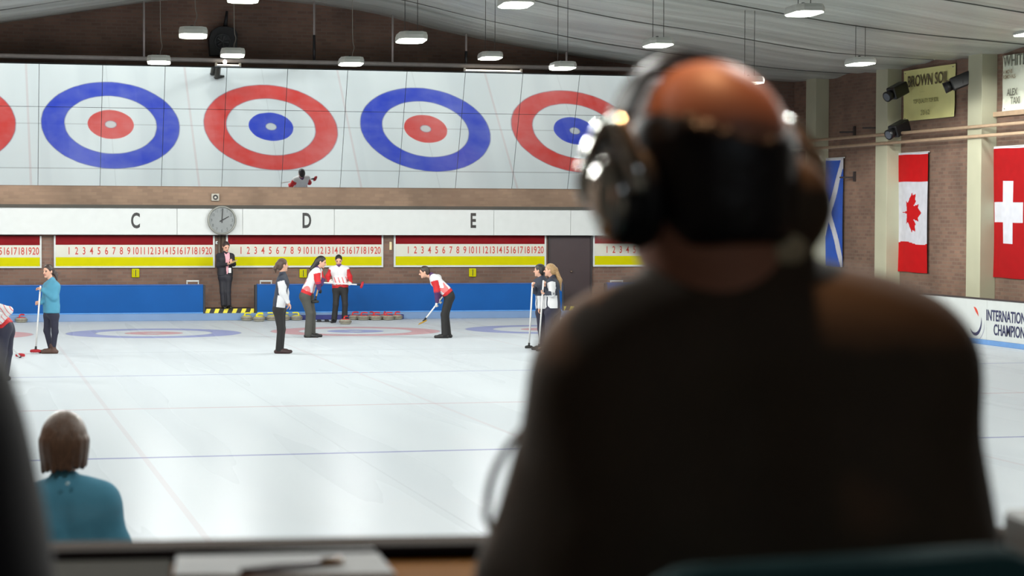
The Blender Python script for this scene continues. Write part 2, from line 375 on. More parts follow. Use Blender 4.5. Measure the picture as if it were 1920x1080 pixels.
# hazard-striped steps in the two openings
def hazard_mat():
    m = bpy.data.materials.new('hazard_tape'); m.use_nodes = True; nt = m.node_tree; N = nt.nodes; L = nt.links; b = N['Principled BSDF']
    tc = N.new('ShaderNodeTexCoord'); sp = N.new('ShaderNodeSeparateXYZ'); L.new(tc.outputs['Object'], sp.inputs[0])
    a = N.new('ShaderNodeMath'); a.operation = 'MULTIPLY'; a.inputs[1].default_value = 0.4; L.new(sp.outputs[2], a.inputs[0])
    c = N.new('ShaderNodeMath'); c.operation = 'SUBTRACT'; L.new(sp.outputs[0], c.inputs[0]); L.new(a.outputs[0], c.inputs[1])
    d = N.new('ShaderNodeMath'); d.operation = 'MODULO'; d.inputs[1].default_value = 0.212; 
    e = N.new('ShaderNodeMath'); e.operation = 'ADD'; e.inputs[1].default_value = 21.2; L.new(c.outputs[0], e.inputs[0]); L.new(e.outputs[0], d.inputs[0])
    g = N.new('ShaderNodeMath'); g.operation = 'LESS_THAN'; g.inputs[1].default_value = 0.1; L.new(d.outputs[0], g.inputs[0])
    mx = N.new('ShaderNodeMix'); mx.data_type = 'RGBA'; L.new(g.outputs[0], mx.inputs[0])
    mx.inputs[6].default_value = rgb(26, 25, 26); mx.inputs[7].default_value = rgb(232, 216, 60); L.new(mx.outputs[2], b.inputs['Base Color'])
    b.inputs['Roughness'].default_value = 0.5
    return m
HAZ = hazard_mat()
BRICKS = brick('brick_step', (134, 100, 80), (114, 84, 70), (120, 100, 88), 0, dirt=0.5)
for (a, b_), lab in zip(gaps, ('step with yellow and black striped edge under the woman in a dark suit', 'step with yellow and black striped edge in front of the maroon door')):
    r = empty('entry_step', ((a+b_)/2, ICE_Y+0.5, 0.05), lab, 'step', 'striped steps in the board openings')
    G().box((a+0.06, ICE_Y+0.13, 0.05), (b_-0.06, FAR_Y, 0.27)).build('step_block', mat('step_rubber', (62, 52, 46), 0.8), r)
    G().box((a+0.06, ICE_Y+0.10, 0.165), (b_-0.06, ICE_Y+0.128, 0.272)).build('striped_edge', HAZ, r)

# ------------------------------------------------------------------ far wall furniture
WY = FAR_Y
FY = WY-0.34                                # front of the lettered fascia
X2 = lambda px, py=470, Y=WY: float(on(px, py, 1, Y)[0])
zt, zb = Z_(500, 391, FY), Z_(500, 440.5, FY)
sgn = empty('fascia_sign', (6.0, FY+0.15, zb), 'long white fascia band above the score boards carrying the letters C, D and E', 'sign')
seams = [LEFT_X]+[X2(p, 415, FY) for p in (-140, 332, 455, 627, 926, 1070)]+[RIGHT_X+1.2]
for a, b_ in zip(seams[:-1], seams[1:]):
    G().box((a+0.004, FY, zb), (b_-0.004, WY-0.005, zt)).build('fascia_panel', WHITE, sgn, bevel=0.003)
for ch, px in (('C', 254), ('D', 575), ('E', 887)):
    c = on(px, 415, 1, FY-0.001)
    G().text(ch, 0.5, c, (1, 0, 0), (0, 0, 1), sx=0.62, bold=0.014).build('sheet_letter', BLACK, sgn, label='black letter %s' % ch)
G().box((LEFT_X, FY-0.05, zt), (RIGHT_X+1.2, WY-0.005, zt+0.075)).build('trim_1', mat('dark_strip', (58, 56, 50), 0.7), kind='structure')  # dark strip along the top edge of the fascia

def scoreboard(pl, pr, label, first_px=None):
    y0 = WY-0.06
    x0, x1 = X2(pl, 470, y0), X2(pr, 470, y0)
    pm = min(max((pl+pr)/2, 0), 1200)
    zz = [Z_(pm, p+(500-pm)*0.0025, y0) for p in (441, 458.5, 481.5, 498.2, 501.5)]; zz[0] = min(zz[0], zb-0.004)
    r = empty('score_board', ((x0+x1)/2, WY-0.03, zz[4]), label, 'score board', 'curling score boards below the fascia')
    for nm, a, b_, m_ in (('red_band', 1, 0, REDB), ('number_band', 2, 1, mat('number_white', (190, 190, 180), 0.5, var=0.03)), ('yellow_band', 3, 2, YELB)):
        G().box((x0+0.035, y0, zz[a]), (x1-0.035, WY-0.005, zz[b_])).build(nm, m_, r)
    fr = G()
    fr.box((x0, y0-0.012, zz[4]), (x0+0.04, WY-0.005, zz[0])); fr.box((x1-0.04, y0-0.012, zz[4]), (x1, WY-0.005, zz[0]))
    fr.box((x0+0.04, y0-0.012, zz[4]), (x1-0.04, WY-0.005, zz[3]))
    fr.build('frame', WHITE, r)
    W_ = x1-x0; zc = (zz[1]+zz[2])/2
    for n in range(1, 21):
        xn = x0+W_*(0.093+(n-1)*(0.968-0.093)/19.0)-(0.02 if n > 9 else 0)
        G().text(str(n), 0.245, (xn, y0-0.001, zc-0.004), (1, 0, 0), (0, 0, 1), sx=0.66, bold=0.003, depth=0.002).build('number', NUMR, r)
scoreboard(-226, 78, 'score board cut off by the left edge of the picture, numbers 15 to 20 showing')
scoreboard(101, 402.5, 'score board under the letter C, numbered 1 to 20')
scoreboard(424, 718.5, 'score board under the letter D, numbered 1 to 20')
scoreboard(738.5, 1024, 'score board under the letter E, numbered 1 to 20')
scoreboard(1112, 1388, 'score board right of the maroon door, first numbers showing beside the headphones')

BANDM = brick('brick_lintel', (140, 116, 97), (128, 105, 88), (132, 110, 94), 0, msize=0.006, dirt=0.3)
G().box((LEFT_X, WY-0.03, zt+0.076), (RIGHT_X+1.2, WY-0.002, Z_(500, 352, WY-0.03))).build('trim_2', BANDM, kind='structure')
# clock
cx = on(415.5, 413, 1, FY-0.001); Rk = 0.345
ck = empty('wall_clock', cx, 'round grey wall clock between the letters C and D showing two o\'clock', 'clock')
cA, cB = np.array((1, 0, 0.)), np.array((0, 0, 1.)); cD = np.array((0, -1, 0.))
G().lathe([(Rk*0.97, 0), (Rk, 0.03), (Rk, 0.10), (Rk*0.95, 0.125), (Rk*0.89, 0.11), (Rk*0.89, 0.06)], cx, cA, cB, cD, 48).build('rim', mat('clock_rim', (134, 136, 130), 0.35, 0.3), ck, smooth=True)
G().lathe([(Rk*0.88, 0.05), (Rk*0.88, 0.075)], cx, cA, cB, cD, 48).build('dial', mat('clock_dial', (118, 123, 124), 0.5), ck)
for h in range(1, 13):
    a = math.radians(90-30*h); G().text(str(h), 0.1, cx+cA*Rk*0.72*math.cos(a)+cB*Rk*0.72*math.sin(a)+cD*0.076, (1, 0, 0), (0, 0, 1), sx=0.8, depth=0.002).build('numeral', mat('clock_num', (60, 64, 66), 0.5), ck)
for nm, ang, l, wd in (('minute_hand', 87, 0.82, 0.022), ('hour_hand', 29, 0.55, 0.024)):
    a = math.radians(ang); d = cA*math.cos(a)+cB*math.sin(a); n_ = -cA*math.sin(a)+cB*math.cos(a); g = G()
    p0, p1 = cx-d*Rk*0.18, cx+d*Rk*l; D0, D1 = cD*(0.085 if nm[0] == 'm' else 0.08), cD*(0.093 if nm[0] == 'm' else 0.088)
    q = [p0-n_*wd/1.6, p1-n_*wd/2.4, p1+n_*wd/2.4, p0+n_*wd/1.6]
    g.add([x+D0 for x in q]+[x+D1 for x in q], [(3, 2, 1, 0), (4, 5, 6, 7), (0, 1, 5, 4), (1, 2, 6, 5), (2, 3, 7, 6), (3, 0, 4, 7)])
    g.build(nm, BLACK, ck)

# small loudspeaker box, switch, downpipes
c = on(403, 370, 1, WY); sb = empty('loudspeaker_box', c, 'small grey loudspeaker box on the brick band above the clock', 'loudspeaker')
G().box(c+np.array((-0.095, -0.11, -0.09)), c+np.array((0.095, -0.002, 0.09))).build('housing', mat('speaker_grey', (170, 166, 156), 0.5), sb, bevel=0.02)
G().lathe([(0.062, 0.105), (0.062, 0.118), (0.045, 0.116), (0.02, 0.108)], c, cA, cB, cD, 24).build('cone', BLACKM, sb, smooth=True)
c = on(407, 455, 1, WY); sw = empty('switch_box', c, 'tiny white switch box on the brick strip beside the dark pipes', 'switch')
G().box(c+np.array((-0.04, -0.05, -0.035)), c+np.array((0.04, -0.002, 0.035))).build('plate', WHITE, sw, bevel=0.008)
G().box(c+np.array((-0.012, -0.06, -0.018)), c+np.array((0.012, -0.048, 0.018))).build('rocker', BLACKM, sw)
for px, lab in ((411, 'left of two dark vertical pipes behind the woman in the dark suit'), (418, 'right of two dark vertical pipes behind the woman in the dark suit')):
    c = on(px, 470, 1, WY-0.05)
    G().cyl((c[0], c[1], Z_(415, 510, WY)), (c[0], c[1], zb-0.005), 0.035).build('downpipe', mat('pipe_brown', (78, 66, 56), 0.5), origin=(c[0], c[1], zb-0.9), smooth=True, label=lab, cat='pipe', group='dark pipes between two score boards')
c = on(732, 461, 1, WY); G().box(c+np.array((-0.03, -0.04, -0.1)), c+np.array((0.03, -0.002, 0.1))).build('wall_light_plate', mat('plate_cream', (205, 190, 150), 0.5), origin=c, bevel=0.01, label='small cream upright plate on the brick strip between score boards D and E', cat='wall plate')
# yellow flip-number signs
for px, py, lab in ((254, 512, 'yellow sign with a black bar on the bricks under score board C'), (568, 512.5, 'yellow sign with a black bar half hidden behind the bending player in grey trousers'), (885.5, 511, 'yellow sign with a black bar on the bricks under score board E')):
    c = on(px, py, 1, WY); r = empty('end_number_sign', c, lab, 'sign', 'yellow signs below the score boards')
    G().box(c+np.array((-0.09, -0.05, -0.105)), c+np.array((0.09, -0.002, 0.105))).build('plate', YELB, r, bevel=0.015)
    G().box(c+np.array((-0.008, -0.056, -0.08)), c+np.array((0.010, -0.049, 0.08))).build('bar', BLACK, r)
    for s in (-1, 1): G().box(c+np.array((s*0.05-0.004, -0.054, -0.07)), c+np.array((s*0.05+0.004, -0.049, 0.07))).build('groove', mat('sign_dark_yellow', (150, 140, 20), 0.5), r)
# white brackets standing on the boards
for l, r_, lab in ((349.5, 373, 'low white bracket rail above the left blue board, near its right end'), (487, 510, 'low white bracket rail above the middle blue board, near its left end'), (1144, 1168, 'low white bracket rail above the right blue board')):
    Yb = ICE_Y+0.25; a = on(l, 532, 1, Yb); b_ = on(r_, 532, 1, Yb); h = Z_(l, 525.5, Yb)
    r = empty('bracket_rail', ((a[0]+b_[0])/2, Yb, 0.3), lab, 'rail', 'white bracket rails on the boards')
    G().box((a[0], Yb-0.03, h-0.035), (b_[0], Yb+0.03, h)).build('top_bar', WHITE, r, bevel=0.008)
    for xx in (a[0]+0.015, b_[0]-0.015): G().cyl((xx, Yb, 0.05), (xx, Yb, h-0.03), 0.014).build('post', WHITE, r, smooth=True)
# door
x0, x1 = X2(1027, 500), X2(1109, 500); zd0, zd1 = 0.27, zb-0.01
dr = empty('door_1', ((x0+x1)/2, WY, zd0), kind='structure')
G().box((x0+0.05, WY-0.045, zd0), (x1-0.05, WY-0.005, zd1-0.03)).build('leaf', DARKD, dr)
g = G(); g.box((x0, WY-0.07, zd0), (x0+0.05, WY-0.005, zd1)); g.box((x1-0.05, WY-0.07, zd0), (x1, WY-0.005, zd1)); g.box((x0+0.05, WY-0.07, zd1-0.03), (x1-0.05, WY-0.005, zd1))
g.build('frame', mat('door_frame', (36, 28, 32), 0.5), dr)
c = on(1071, 509, 1, WY-0.05); G().lathe([(0.03, 0), (0.03, 0.012), (0.012, 0.014), (0.012, 0.04), (0.028, 0.05), (0.02, 0.07)], c, cA, cB, cD, 16).build('knob', mat('brass_dull', (120, 105, 95), 0.4, 0.7), dr, smooth=True)

# ------------------------------------------------------------------ tilted mirror above the ice
TL, OFF = 0.3629, 50.0205
mn = np.array((0, -math.cos(TL), -math.sin(TL))); mu = np.array((0, -math.sin(TL), math.cos(TL)))
def mhit(px, py):
    d = ray(px, py); t = (-OFF-mn@EYEP)/(mn@d); return EYEP+d*t
mb = mhit(600, 355); mt_ = mhit(600, 130.5); ms = mhit(600, 208.3)
hb, ht, hs = (float((p-mb)@mu) for p in (mb, mt_, ms))
xs_ = [float(mhit(p, 354)[0]) for p in (71, 185, 300, 854, 960, 1064)]
step = (xs_[5]-xs_[0])/9.0
mx_ = sorted([xs_[0]+step*k for k in range(-10, 12) if LEFT_X+0.3 < xs_[0]+step*k < 16.0])
mx_ = [LEFT_X+0.05]+mx_+[16.5]
mm = bpy.data.materials.new('mirror_glass'); mm.use_nodes = True; b = mm.node_tree.nodes['Principled BSDF']
b.inputs['Metallic'].default_value = 1.0; b.inputs['Roughness'].default_value = 0.02; b.inputs['Base Color'].default_value = (0.955, 0.985, 0.99, 1)
MIR = empty('ceiling_mirror', (mb[0], mb[1], mb[2]), 'long tilted mirror above the fascia reflecting the target rings on the ice', 'mirror')
R_ = np.stack([np.array((1, 0, 0.)), mn*-1, mu], 1)
for a, b_ in zip(mx_[:-1], mx_[1:]):
    for lo, hi in ((hb, hs), (hs, ht)):
        G().box((a+0.006, 0, lo+0.005), (b_-0.006, 0.012, hi-0.005), R=R_, org=(0, mb[1], mb[2])).build('mirror_panel', mm, MIR)
BACK = mat('mirror_back', (70, 78, 80), 0.6)
G().box((mx_[0], 0.014, hb-0.01), (mx_[-1], 0.05, ht+0.01), R=R_, org=(0, mb[1], mb[2])).build('backing', BACK, MIR)
G().box((mx_[0], -0.015, hb-0.03), (mx_[-1], 0.05, hb-0.002), R=R_, org=(0, mb[1], mb[2])).build('bottom_rail', mat('mirror_rail', (96, 92, 80), 0.5), MIR)
for s_, px in ((1, 128), (1, 530), (1, 890)):
    p = mhit(px, 356); G().cyl((p[0], p[1]+0.06, p[2]-0.02), (p[0], WY-0.002, p[2]-0.02), 0.025).build('bottom_bracket', BACK, MIR)
# white pipe above the mirror with its rods
PY = float(mt_[1])+0.25
pl = on(0, 104.5, 1, PY); pr = on(1180, 130, 1, PY)
pz = (pl[2]+pr[2])/2
pp = empty('conduit_pipe', (6, PY, pz), 'long pale horizontal pipe running above the mirror', 'pipe')
G().cyl((LEFT_X, PY, pz), (WALL_X-0.4, PY, pz), 0.055, n=16).build('pipe_run', mat('pipe_pale', (176, 168, 166), 0.5), pp, smooth=True)
for px, dk in ((270, 0), (424, 1), (589, 2), (736, 0), (874, 2), (1062, 0)):
    p = on(px, 100, 1, PY); zc = _cf(p[0], PY)[2]
    if dk == 1: continue
    rd = G().cyl((p[0], PY, pz+0.05), (p[0], PY, zc-0.01), 0.026, n=10).build('hanger_rod', mat('rod_pale', (168, 160, 158), 0.5), pp, smooth=True)
    if dk == 2: G().cyl((p[0], PY, pz+0.055), (p[0], PY, pz+0.45*(zc-pz)), 0.034, n=10).build('dark_sleeve', BLACKM, rd, smooth=True)


# black extractor housing on the gable
c = on(415, 80, 1, WY); ex = empty('extractor_fan', c, 'black extractor fan housing on the dark gable brickwork', 'extractor fan')
poly = [(-0.30, -0.34), (0.34, -0.34), (0.36, 0.2), (0.30, 0.33), (0.1, 0.38), (-0.12, 0.36), (-0.26, 0.26), (-0.33, 0.05)]
G().prism(poly, c+np.array((0, -0.01, 0)), cA, cB, 0.25).build('housing', mat('fan_black', (20, 21, 26), 0.6), ex, bevel=0.02)
G().lathe([(0.2, 0.26), (0.2, 0.29), (0.17, 0.29), (0.16, 0.265)], c, cA, cB, cD, 28).build('grille_ring', mat('fan_grey', (44, 46, 50), 0.5), ex, smooth=True)
for k in range(5):
    a = k*2*math.pi/5; d = np.array((math.cos(a), 0, math.sin(a)))*0.15
    G().cyl(c+cD*0.27, c+d+cD*0.285, 0.02, 0.045, n=8).build('blade', mat('fan_grey', (44, 46, 50), 0.5), ex)
G().cyl(c+np.array((0.08, -0.12, 0.36)), c+np.array((0.12, -0.12, 0.75)), 0.05, 0.03).build('duct', mat('fan_black', (20, 21, 26), 0.6), ex, smooth=True)
# lamps sitting on the mirror's top edge
def toplamp(px0, px1, lab):
    a, b_ = mhit(px0, 131), mhit(px1, 131); a = a.copy(); z0 = float(mt_[2])+0.02; y0 = float(mt_[1])
    r = empty('strip_lamp', ((a[0]+b_[0])/2, y0, z0), lab, 'lamp')
    G().box((a[0], y0-0.02, z0), (b_[0], y0+0.1, z0+0.025)).build('tray', WHITE, r)
    G().cyl((a[0]+0.04, y0+0.02, z0+0.045), (b_[0]-0.04, y0+0.02, z0+0.045), 0.014, n=8).build('tube', emis('tube_glow', (255, 244, 225), 4.0), r)
    for xx in (a[0], b_[0]-0.05): G().box((xx, y0-0.02, z0+0.025), (xx+0.05, y0+0.06, z0+0.1)).build('end_cap', mat('cap_warm', (235, 225, 205), 0.5), r, bevel=0.01)
toplamp(870, 980, 'lit strip lamp on the mirror top edge near the red-ringed target')
toplamp(403, 452, 'short lit strip lamp with a bulb on the mirror top below the extractor fan')
p = mhit(422, 126); z0 = float(mt_[2])
G().lathe([(0.02, 0.1), (0.045, 0.13), (0.05, 0.17), (0.03, 0.2), (0.008, 0.21)], (p[0], float(mt_[1])+0.02, z0-0.02), n=16).build('spot_bulb', emis('bulb_glow', (255, 250, 238), 6.0), origin=(p[0], float(mt_[1]), z0), smooth=True, label='glowing round bulb on the mirror top edge below the extractor fan', cat='bulb')

# ------------------------------------------------------------------ hanging lamps
DIFF = emis('lamp_diffuser', (246, 255, 238), 5.0)
HOUS = mat('lamp_housing', (186, 186, 182), 0.4)
def lamp_parts(r, o):
    # elongated hexagonal high-bay: long side along the hall's width
    a, b_, ch = 0.22, 0.48, 0.16
    hexa = [(-a, -b_+ch), (-a+ch*0.5, -b_), (a-ch*0.5, -b_), (a, -b_+ch), (a, b_-ch), (a-ch*0.5, b_), (-a+ch*0.5, b_), (-a, b_-ch)]
    ca, sa = math.cos(-0.1), math.sin(-0.1); hexa = [(x*ca-y*sa, x*sa+y*ca) for x, y in hexa]
    g = G(); n = len(hexa)
    rings = [(1.0, 0.0), (1.0, 0.06), (0.93, 0.11), (0.5, 0.125)]
    vs = [o+np.array((x*s, y*s, h)) for s, h in rings for x, y in hexa]
    fs = [(i*n+k, i*n+(k+1) % n, (i+1)*n+(k+1) % n, (i+1)*n+k) for i in range(3) for k in range(n)]+[tuple(range(3*n, 4*n))]
    g.add(vs, fs); g.add([o+np.array((x, y, 0)) for x, y in hexa]+[o+np.array((x*0.95, y*0.95, 0)) for x, y in hexa], [(k, n+k, n+(k+1) % n, (k+1) % n) for k in range(n)])
    h = g.build('housing', HOUS, r)
    G().prism([(x*0.95, y*0.95) for x, y in hexa], o+np.array((0, 0, 0.005)), (1, 0, 0), (0, 1, 0), -0.02).build('diffuser', DIFF, r)
    G().cyl(o+np.array((-0.02, 0, 0.11)), o+np.array((-0.02, 0, 0.16)), 0.025, n=10).build('driver_knob', BLACKM, r)
def hang_lamp(px, py, wpx, label, twin=True):
    z = 0.5*4051.9*2.9/(399-py)+0.5*(1621+0.57*(px+82))/wpx
    if wpx < 40: z = 42.0
    c = at(px, py+5, z)
    r = empty('hanging_lamp', c, label, 'lamp', 'white hanging lamps over the ice')
    lamp_parts(r, c)
    zc = _cf(c[0], c[1])[2]-0.01
    if twin:
        for s in (-0.1, 0.1): G().cyl(c+np.array((s, 0, 0.11)), (c[0]+s, c[1], zc), 0.006, n=6).build('suspension_wire', mat('wire_dark', (70, 68, 66), 0.5), r)
    else:
        pth = smoothpath([c+np.array((0.03, 0, 0.11)), c+np.array((0.03, 0, 0.2)), c+np.array((0.06, 0, 0.32)), c+np.array((0.03, 0, 0.6)), np.array((c[0]+0.03, c[1], zc))], 6)
        G().tube(pth, 0.008, 6).build('cable', mat('cable_grey', (120, 112, 106), 0.5), r)
    l = lamp_light((0, 0, -0.03), LAMP_W*(0.68 if c[1] < 38.5 else 1.0), 0.4, parent=r)
for a in ((362, 62, 58, 'hanging lamp left of the black extractor fan', False), (298, 112, 45, 'small hanging lamp touching the mirror top, leftmost of the row', False),
          (436, 99, 48, 'small hanging lamp in front of the lower right of the extractor fan', False), (658, 115, 52, 'hanging lamp on a kinked cable above the blue-ringed target beside D', False),
          (771, 71, 68, 'large hanging lamp on two wires before the brick gable', True), (967, 4, 70, 'hanging lamp cut by the top edge above the mirror', True),
          (919, 104, 45, 'small hanging lamp just left of the lit strip lamp end', True), (1055, 123, 54, 'hanging lamp over the red-ringed mirror target nearest the man', True),
          (1234, 80, 60, 'hanging lamp on two wires above the left part of the bald head', True), (1508, 20, 75, 'large hanging lamp before the silvery ceiling right of the man', True),
          (1613, 115, 60, 'hanging lamp beside the yellow banner', True), (1405, 151, 34, 'small hanging lamp just behind the top right of the bald head', True),
          (1932, 59, 60, 'hanging lamp cut by the right edge above the white banner', True), (456, -6, 62, 'hanging lamp cut by the top edge above the extractor fan', True)):
    hang_lamp(*a)

# ------------------------------------------------------------------ right side: board, flags, banners, fittings
AX = RIGHT_X+0.02
ab = empty('advertising_board', (AX, 38, 0), 'white board along the right side of the ice with lettering and a crescent emblem', 'advertising board')
BWHT = mat('board_white', (190, 194, 193), 0.4, var=0.03)
yb = [12.0, 18.5, 25.0, 31.5, 38.95, 45.2, ICE_Y-0.05]
for a, b_ in zip(yb[:-1], yb[1:]):
    G().box((AX, a+0.004, 0.10), (AX+0.08, b_-0.004, 0.885)).build('panel', BWHT, ab, bevel=0.005)
G().box((AX-0.02, yb[0], 0.0), (AX+0.1, yb[-1], 0.1)).build('kick_strip', mat('kick_side', (96, 138, 190), 0.4), ab, bevel=0.01)
G().box((AX-0.015, yb[0], 0.885), (AX+0.095, yb[-1], 0.915)).build('top_rail', mat('rail_dark', (52, 44, 44), 0.5), ab, bevel=0.008)
NAVY = mat('print_navy', (38, 40, 78), 0.5)
tA, tB = (0, -1, 0), (0, 0, 1)
def adpt(px, py): return on(px, py, 0, AX-0.002)
p1 = adpt(1849, 591.5); p2 = adpt(1863, 619)
G().text('INTERNATIONAL', 0.30, p1, tA, tB, sx=0.82, align='LEFT', bold=0.006).text('CHAMPIONSHIP', 0.30, p2, tA, tB, sx=0.82, align='LEFT', bold=0.006).build('lettering', NAVY, ab)
def crescent(px, py, r0, r1, off, a0, a1, m_, nm, thick=None):
    c = adpt(px, py); o_, i_ = [], []
    for k in range(25):
        t = k/24; a = math.radians(a0+(a1-a0)*t); wd = (r0-r1)*math.sin(math.pi*min(max(t, 0.0), 1))**0.8
        o_.append((r0*math.cos(a), r0*math.sin(a))); i_.append(((r0-wd)*math.cos(a), (r0-wd)*math.sin(a)))
    poly = [(x*1.0, y) for x, y in o_+i_[::-1][1:-1]]
    G().prism(poly, c, tA, tB, -0.003).build(nm, m_, ab)
crescent(1829, 604, 0.27, 0.20, 0, -150, 25, NAVY, 'emblem_crescent')
crescent(1832, 606, 0.33, 0.30, 0, -80, 10, mat('print_grey', (150, 152, 165), 0.5), 'emblem_arc')
crescent(1826, 594, 0.20, 0.13, 0, 5, 95, mat('print_red', (196, 60, 40), 0.5), 'emblem_flame')

# flags
FX = 20.9
def flag(y0, y1, z0, z1, fn, mats, label, nu=90, nv=150):
    W_, H_ = y0-y1, z1-z0
    def pos(u, v):
        wob = 0.012*math.sin(u*9+v*2.0)+0.01*math.sin(v*5+u*3)+0.015*v*(1-v)*math.sin(u*14)
        return (FX+wob-0.01, y0-u*W_, z0+v*H_+0.006*math.sin(u*6))
    g = G(); g.grid(pos, list(np.linspace(0, 1, nu)), list(np.linspace(0, 1, nv)), lambda u, v: fn(u, v, W_, H_))
    r = empty('hanging_flag', (FX, (y0+y1)/2, z0), label, 'flag')
    g.build('flag_cloth', mats, r, smooth=True)
    G().cyl((FX-0.0, y0+0.04, z1+0.005), (FX-0.0, y1-0.04, z1+0.005), 0.014, n=8).build('top_rod', WHITE, r)
    for s in (y0-0.1, y1+0.1): G().cyl((FX, s, z1+0.005), (WALL_X, s, z1+0.005), 0.008, n=6).build('rod_hook', STEEL, r)
FB, FWt, FR, FR2 = mat('flag_blue', (26, 76, 172), 0.6), mat('flag_white', (190, 191, 200), 0.6), mat('flag_red', (175, 18, 22), 0.7, spec=0.1), mat('flag_swiss_red', (150, 18, 22), 0.7, spec=0.1)
def scot(u, v, W_, H_):
    b = 0.04
    if v > 0.978 or (u < 0.02 or u > 0.98): return 1 if v > 0.978 else (1 if v > 0.9 else 0)
    wob = 0.012*math.sin(v*17)
    return 1 if (abs(u-v+wob) < 0.085 or abs(u-(1-v)+wob) < 0.085) else 0
leaf = [(0, -0.50), (0.03, -0.22), (0.26, -0.26), (0.22, -0.17), (0.46, 0.03), (0.40, 0.07), (0.44, 0.20), (0.30, 0.17), (0.27, 0.23), (0.15, 0.09), (0.20, 0.36), (0.11, 0.32), (0, 0.50)]
leaf = leaf+[(-x, y) for x, y in leaf[::-1][1:]]
def inside(x, y, P):
    c = False; j = len(P)-1
    for i in range(len(P)):
        if (P[i][1] > y) != (P[j][1] > y) and x < (P[j][0]-P[i][0])*(y-P[i][1])/(P[j][1]-P[i][1])+P[i][0]: c = not c
        j = i
    return c
def canada(u, v, W_, H_):
    if v > 0.985: return 0
    if v > 0.76-0.0*u or v < 0.245+0.012*math.sin(u*6): return 1
    # leaf lies on its side, stalk to the left
    x, y = (v-0.5)*H_/0.98, (u-0.5)*W_/1.0
    return 1 if inside(x, y*1.0, leaf) else 0
def swiss(u, v, W_, H_):
    if v > 0.985: return 0
    cu, cv = 0.50, 0.50; x, y = (u-cu)*W_, (v-cv)*H_
    return 0 if (abs(x) < 0.195 and abs(y) < 0.64) or (abs(y) < 0.205 and abs(x) < 0.64) else 1
flag(50.62, 48.93, 1.29, 3.95, scot, [FB, FWt], 'blue flag with white diagonal cross hanging between the two left pillars')
flag(45.83, 44.20, 1.27, 3.96, canada, [FWt, FR], 'red and white flag with a red maple leaf between two cream pillars')
flag(41.24, 39.55, 1.27, 3.97, swiss, [FWt, FR2], 'red flag with a white cross at the right edge')

def banner(y0, y1, z0, z1, mt, lines, label):
    def pos(u, v):
        return (FX+0.01*math.sin(u*5+v*3)+0.012*math.sin(v*9+u*12)*0.5, y0-u*(y0-y1), z0+v*(z1-z0))
    r = empty('wall_banner', (FX, (y0+y1)/2, z0), label, 'banner')
    G().grid(pos, list(np.linspace(0, 1, 30)), list(np.linspace(0, 1, 30))).build('sheet', mt, r, smooth=True)
    for txt, u, v, size, sx, m_, al, bold in lines:
        G().text(txt, size, (FX-0.022, y0-u*(y0-y1), z0+v*(z1-z0)), tA, tB, sx=sx, align=al, bold=bold).build('lettering', m_, r)
    for s in (y0-0.1, y1+0.1): 
        for zz in (z0+0.06, z1-0.06): G().cyl((FX-0.015, s, zz), (WALL_X, s, zz), 0.01, n=6).build('fixing', STEEL, r)
BYEL = mat('banner_yellow', (226, 222, 150), 0.3, var=0.05, vscale=2)
BRN = mat('print_brown', (92, 78, 48), 0.5); OLV = mat('print_olive', (140, 136, 84), 0.5)
banner(45.55, 42.93, 4.69, 5.83, BYEL, [('BROWN SOIL', 0.5, 0.76, 0.35, 0.98, BRN, 'CENTER', 0.006), ('TOP QUALITY TOP SOIL', 0.47, 0.36, 0.13, 0.92, OLV, 'CENTER', 0.002),
       ('20 62', 0.46, 0.13, 0.15, 1.4, OLV, 'CENTER', 0.002), ('- - - - -', 0.4, 0.55, 0.08, 1.1, OLV, 'CENTER', 0.0)], 'yellow banner lettered BROWN SOIL high on the right wall')
BWH = mat('banner_white', (232, 236, 218), 0.4, var=0.04, vscale=2)
GRN = mat('print_greygreen', (110, 110, 96), 0.5)
banner(40.74, 38.2, 4.69, 5.84, BWH, [('WHITE', 0.03, 0.885, 0.33, 0.95, GRN, 'LEFT', 0.004), ('A MOVE', 0.03, 0.70, 0.11, 1.0, mat('print_tan', (160, 140, 112), 0.5), 'LEFT', 0.002), ('REMOVALS', 0.03, 0.61, 0.11, 1.0, mat('print_tan', (160, 140, 112), 0.5), 'LEFT', 0.002),
       ('ALEX', 0.10, 0.33, 0.2, 0.95, GRN, 'LEFT', 0.003), ('TAXI', 0.16, 0.175, 0.2, 0.95, GRN, 'LEFT', 0.003)], 'pale banner cut by the right edge above the flag with the white cross')

# rails along the right wall
RAILM = mat('rail_tan', (176, 150, 124), 0.55)
for (pa, qa), (pb, qb), lab in (((1812, 241), (1920, 228), 'upper of two long tan pipes along the right wall'), ((1812, 258), (1920, 248), 'lower of two long tan pipes along the right wall')):
    z_ = float((on(pa, qa, 0, 20.52)[2]+on(pb, qb, 0, 20.52)[2])/2)
    r = empty('wall_pipe', (20.52, 40, z_), lab, 'pipe', 'tan pipes along the right wall')
    G().cyl((20.52, 30, z_), (20.52, FAR_Y-0.02, z_), 0.035, n=12).build('pipe_run', RAILM, r, smooth=True)
    for y in (50.0+0.32, 45.75+0.32, 41.06+0.32, 36.7): G().cyl((20.52, y, z_), (20.6, y, z_), 0.02, n=8).build('clip', RAILM, r)
z_ = float(on(1870, 214, 0, 20.85)[2])
G().box((20.86, 37, z_-0.05), (WALL_X, float(on(1848, 216, 0, 20.9)[1]), z_+0.05)).build('cable_tray', RAILM, origin=(20.9, 39, z_), bevel=0.01, label='short tan tray on the wall just under the pale banner', cat='cable tray')
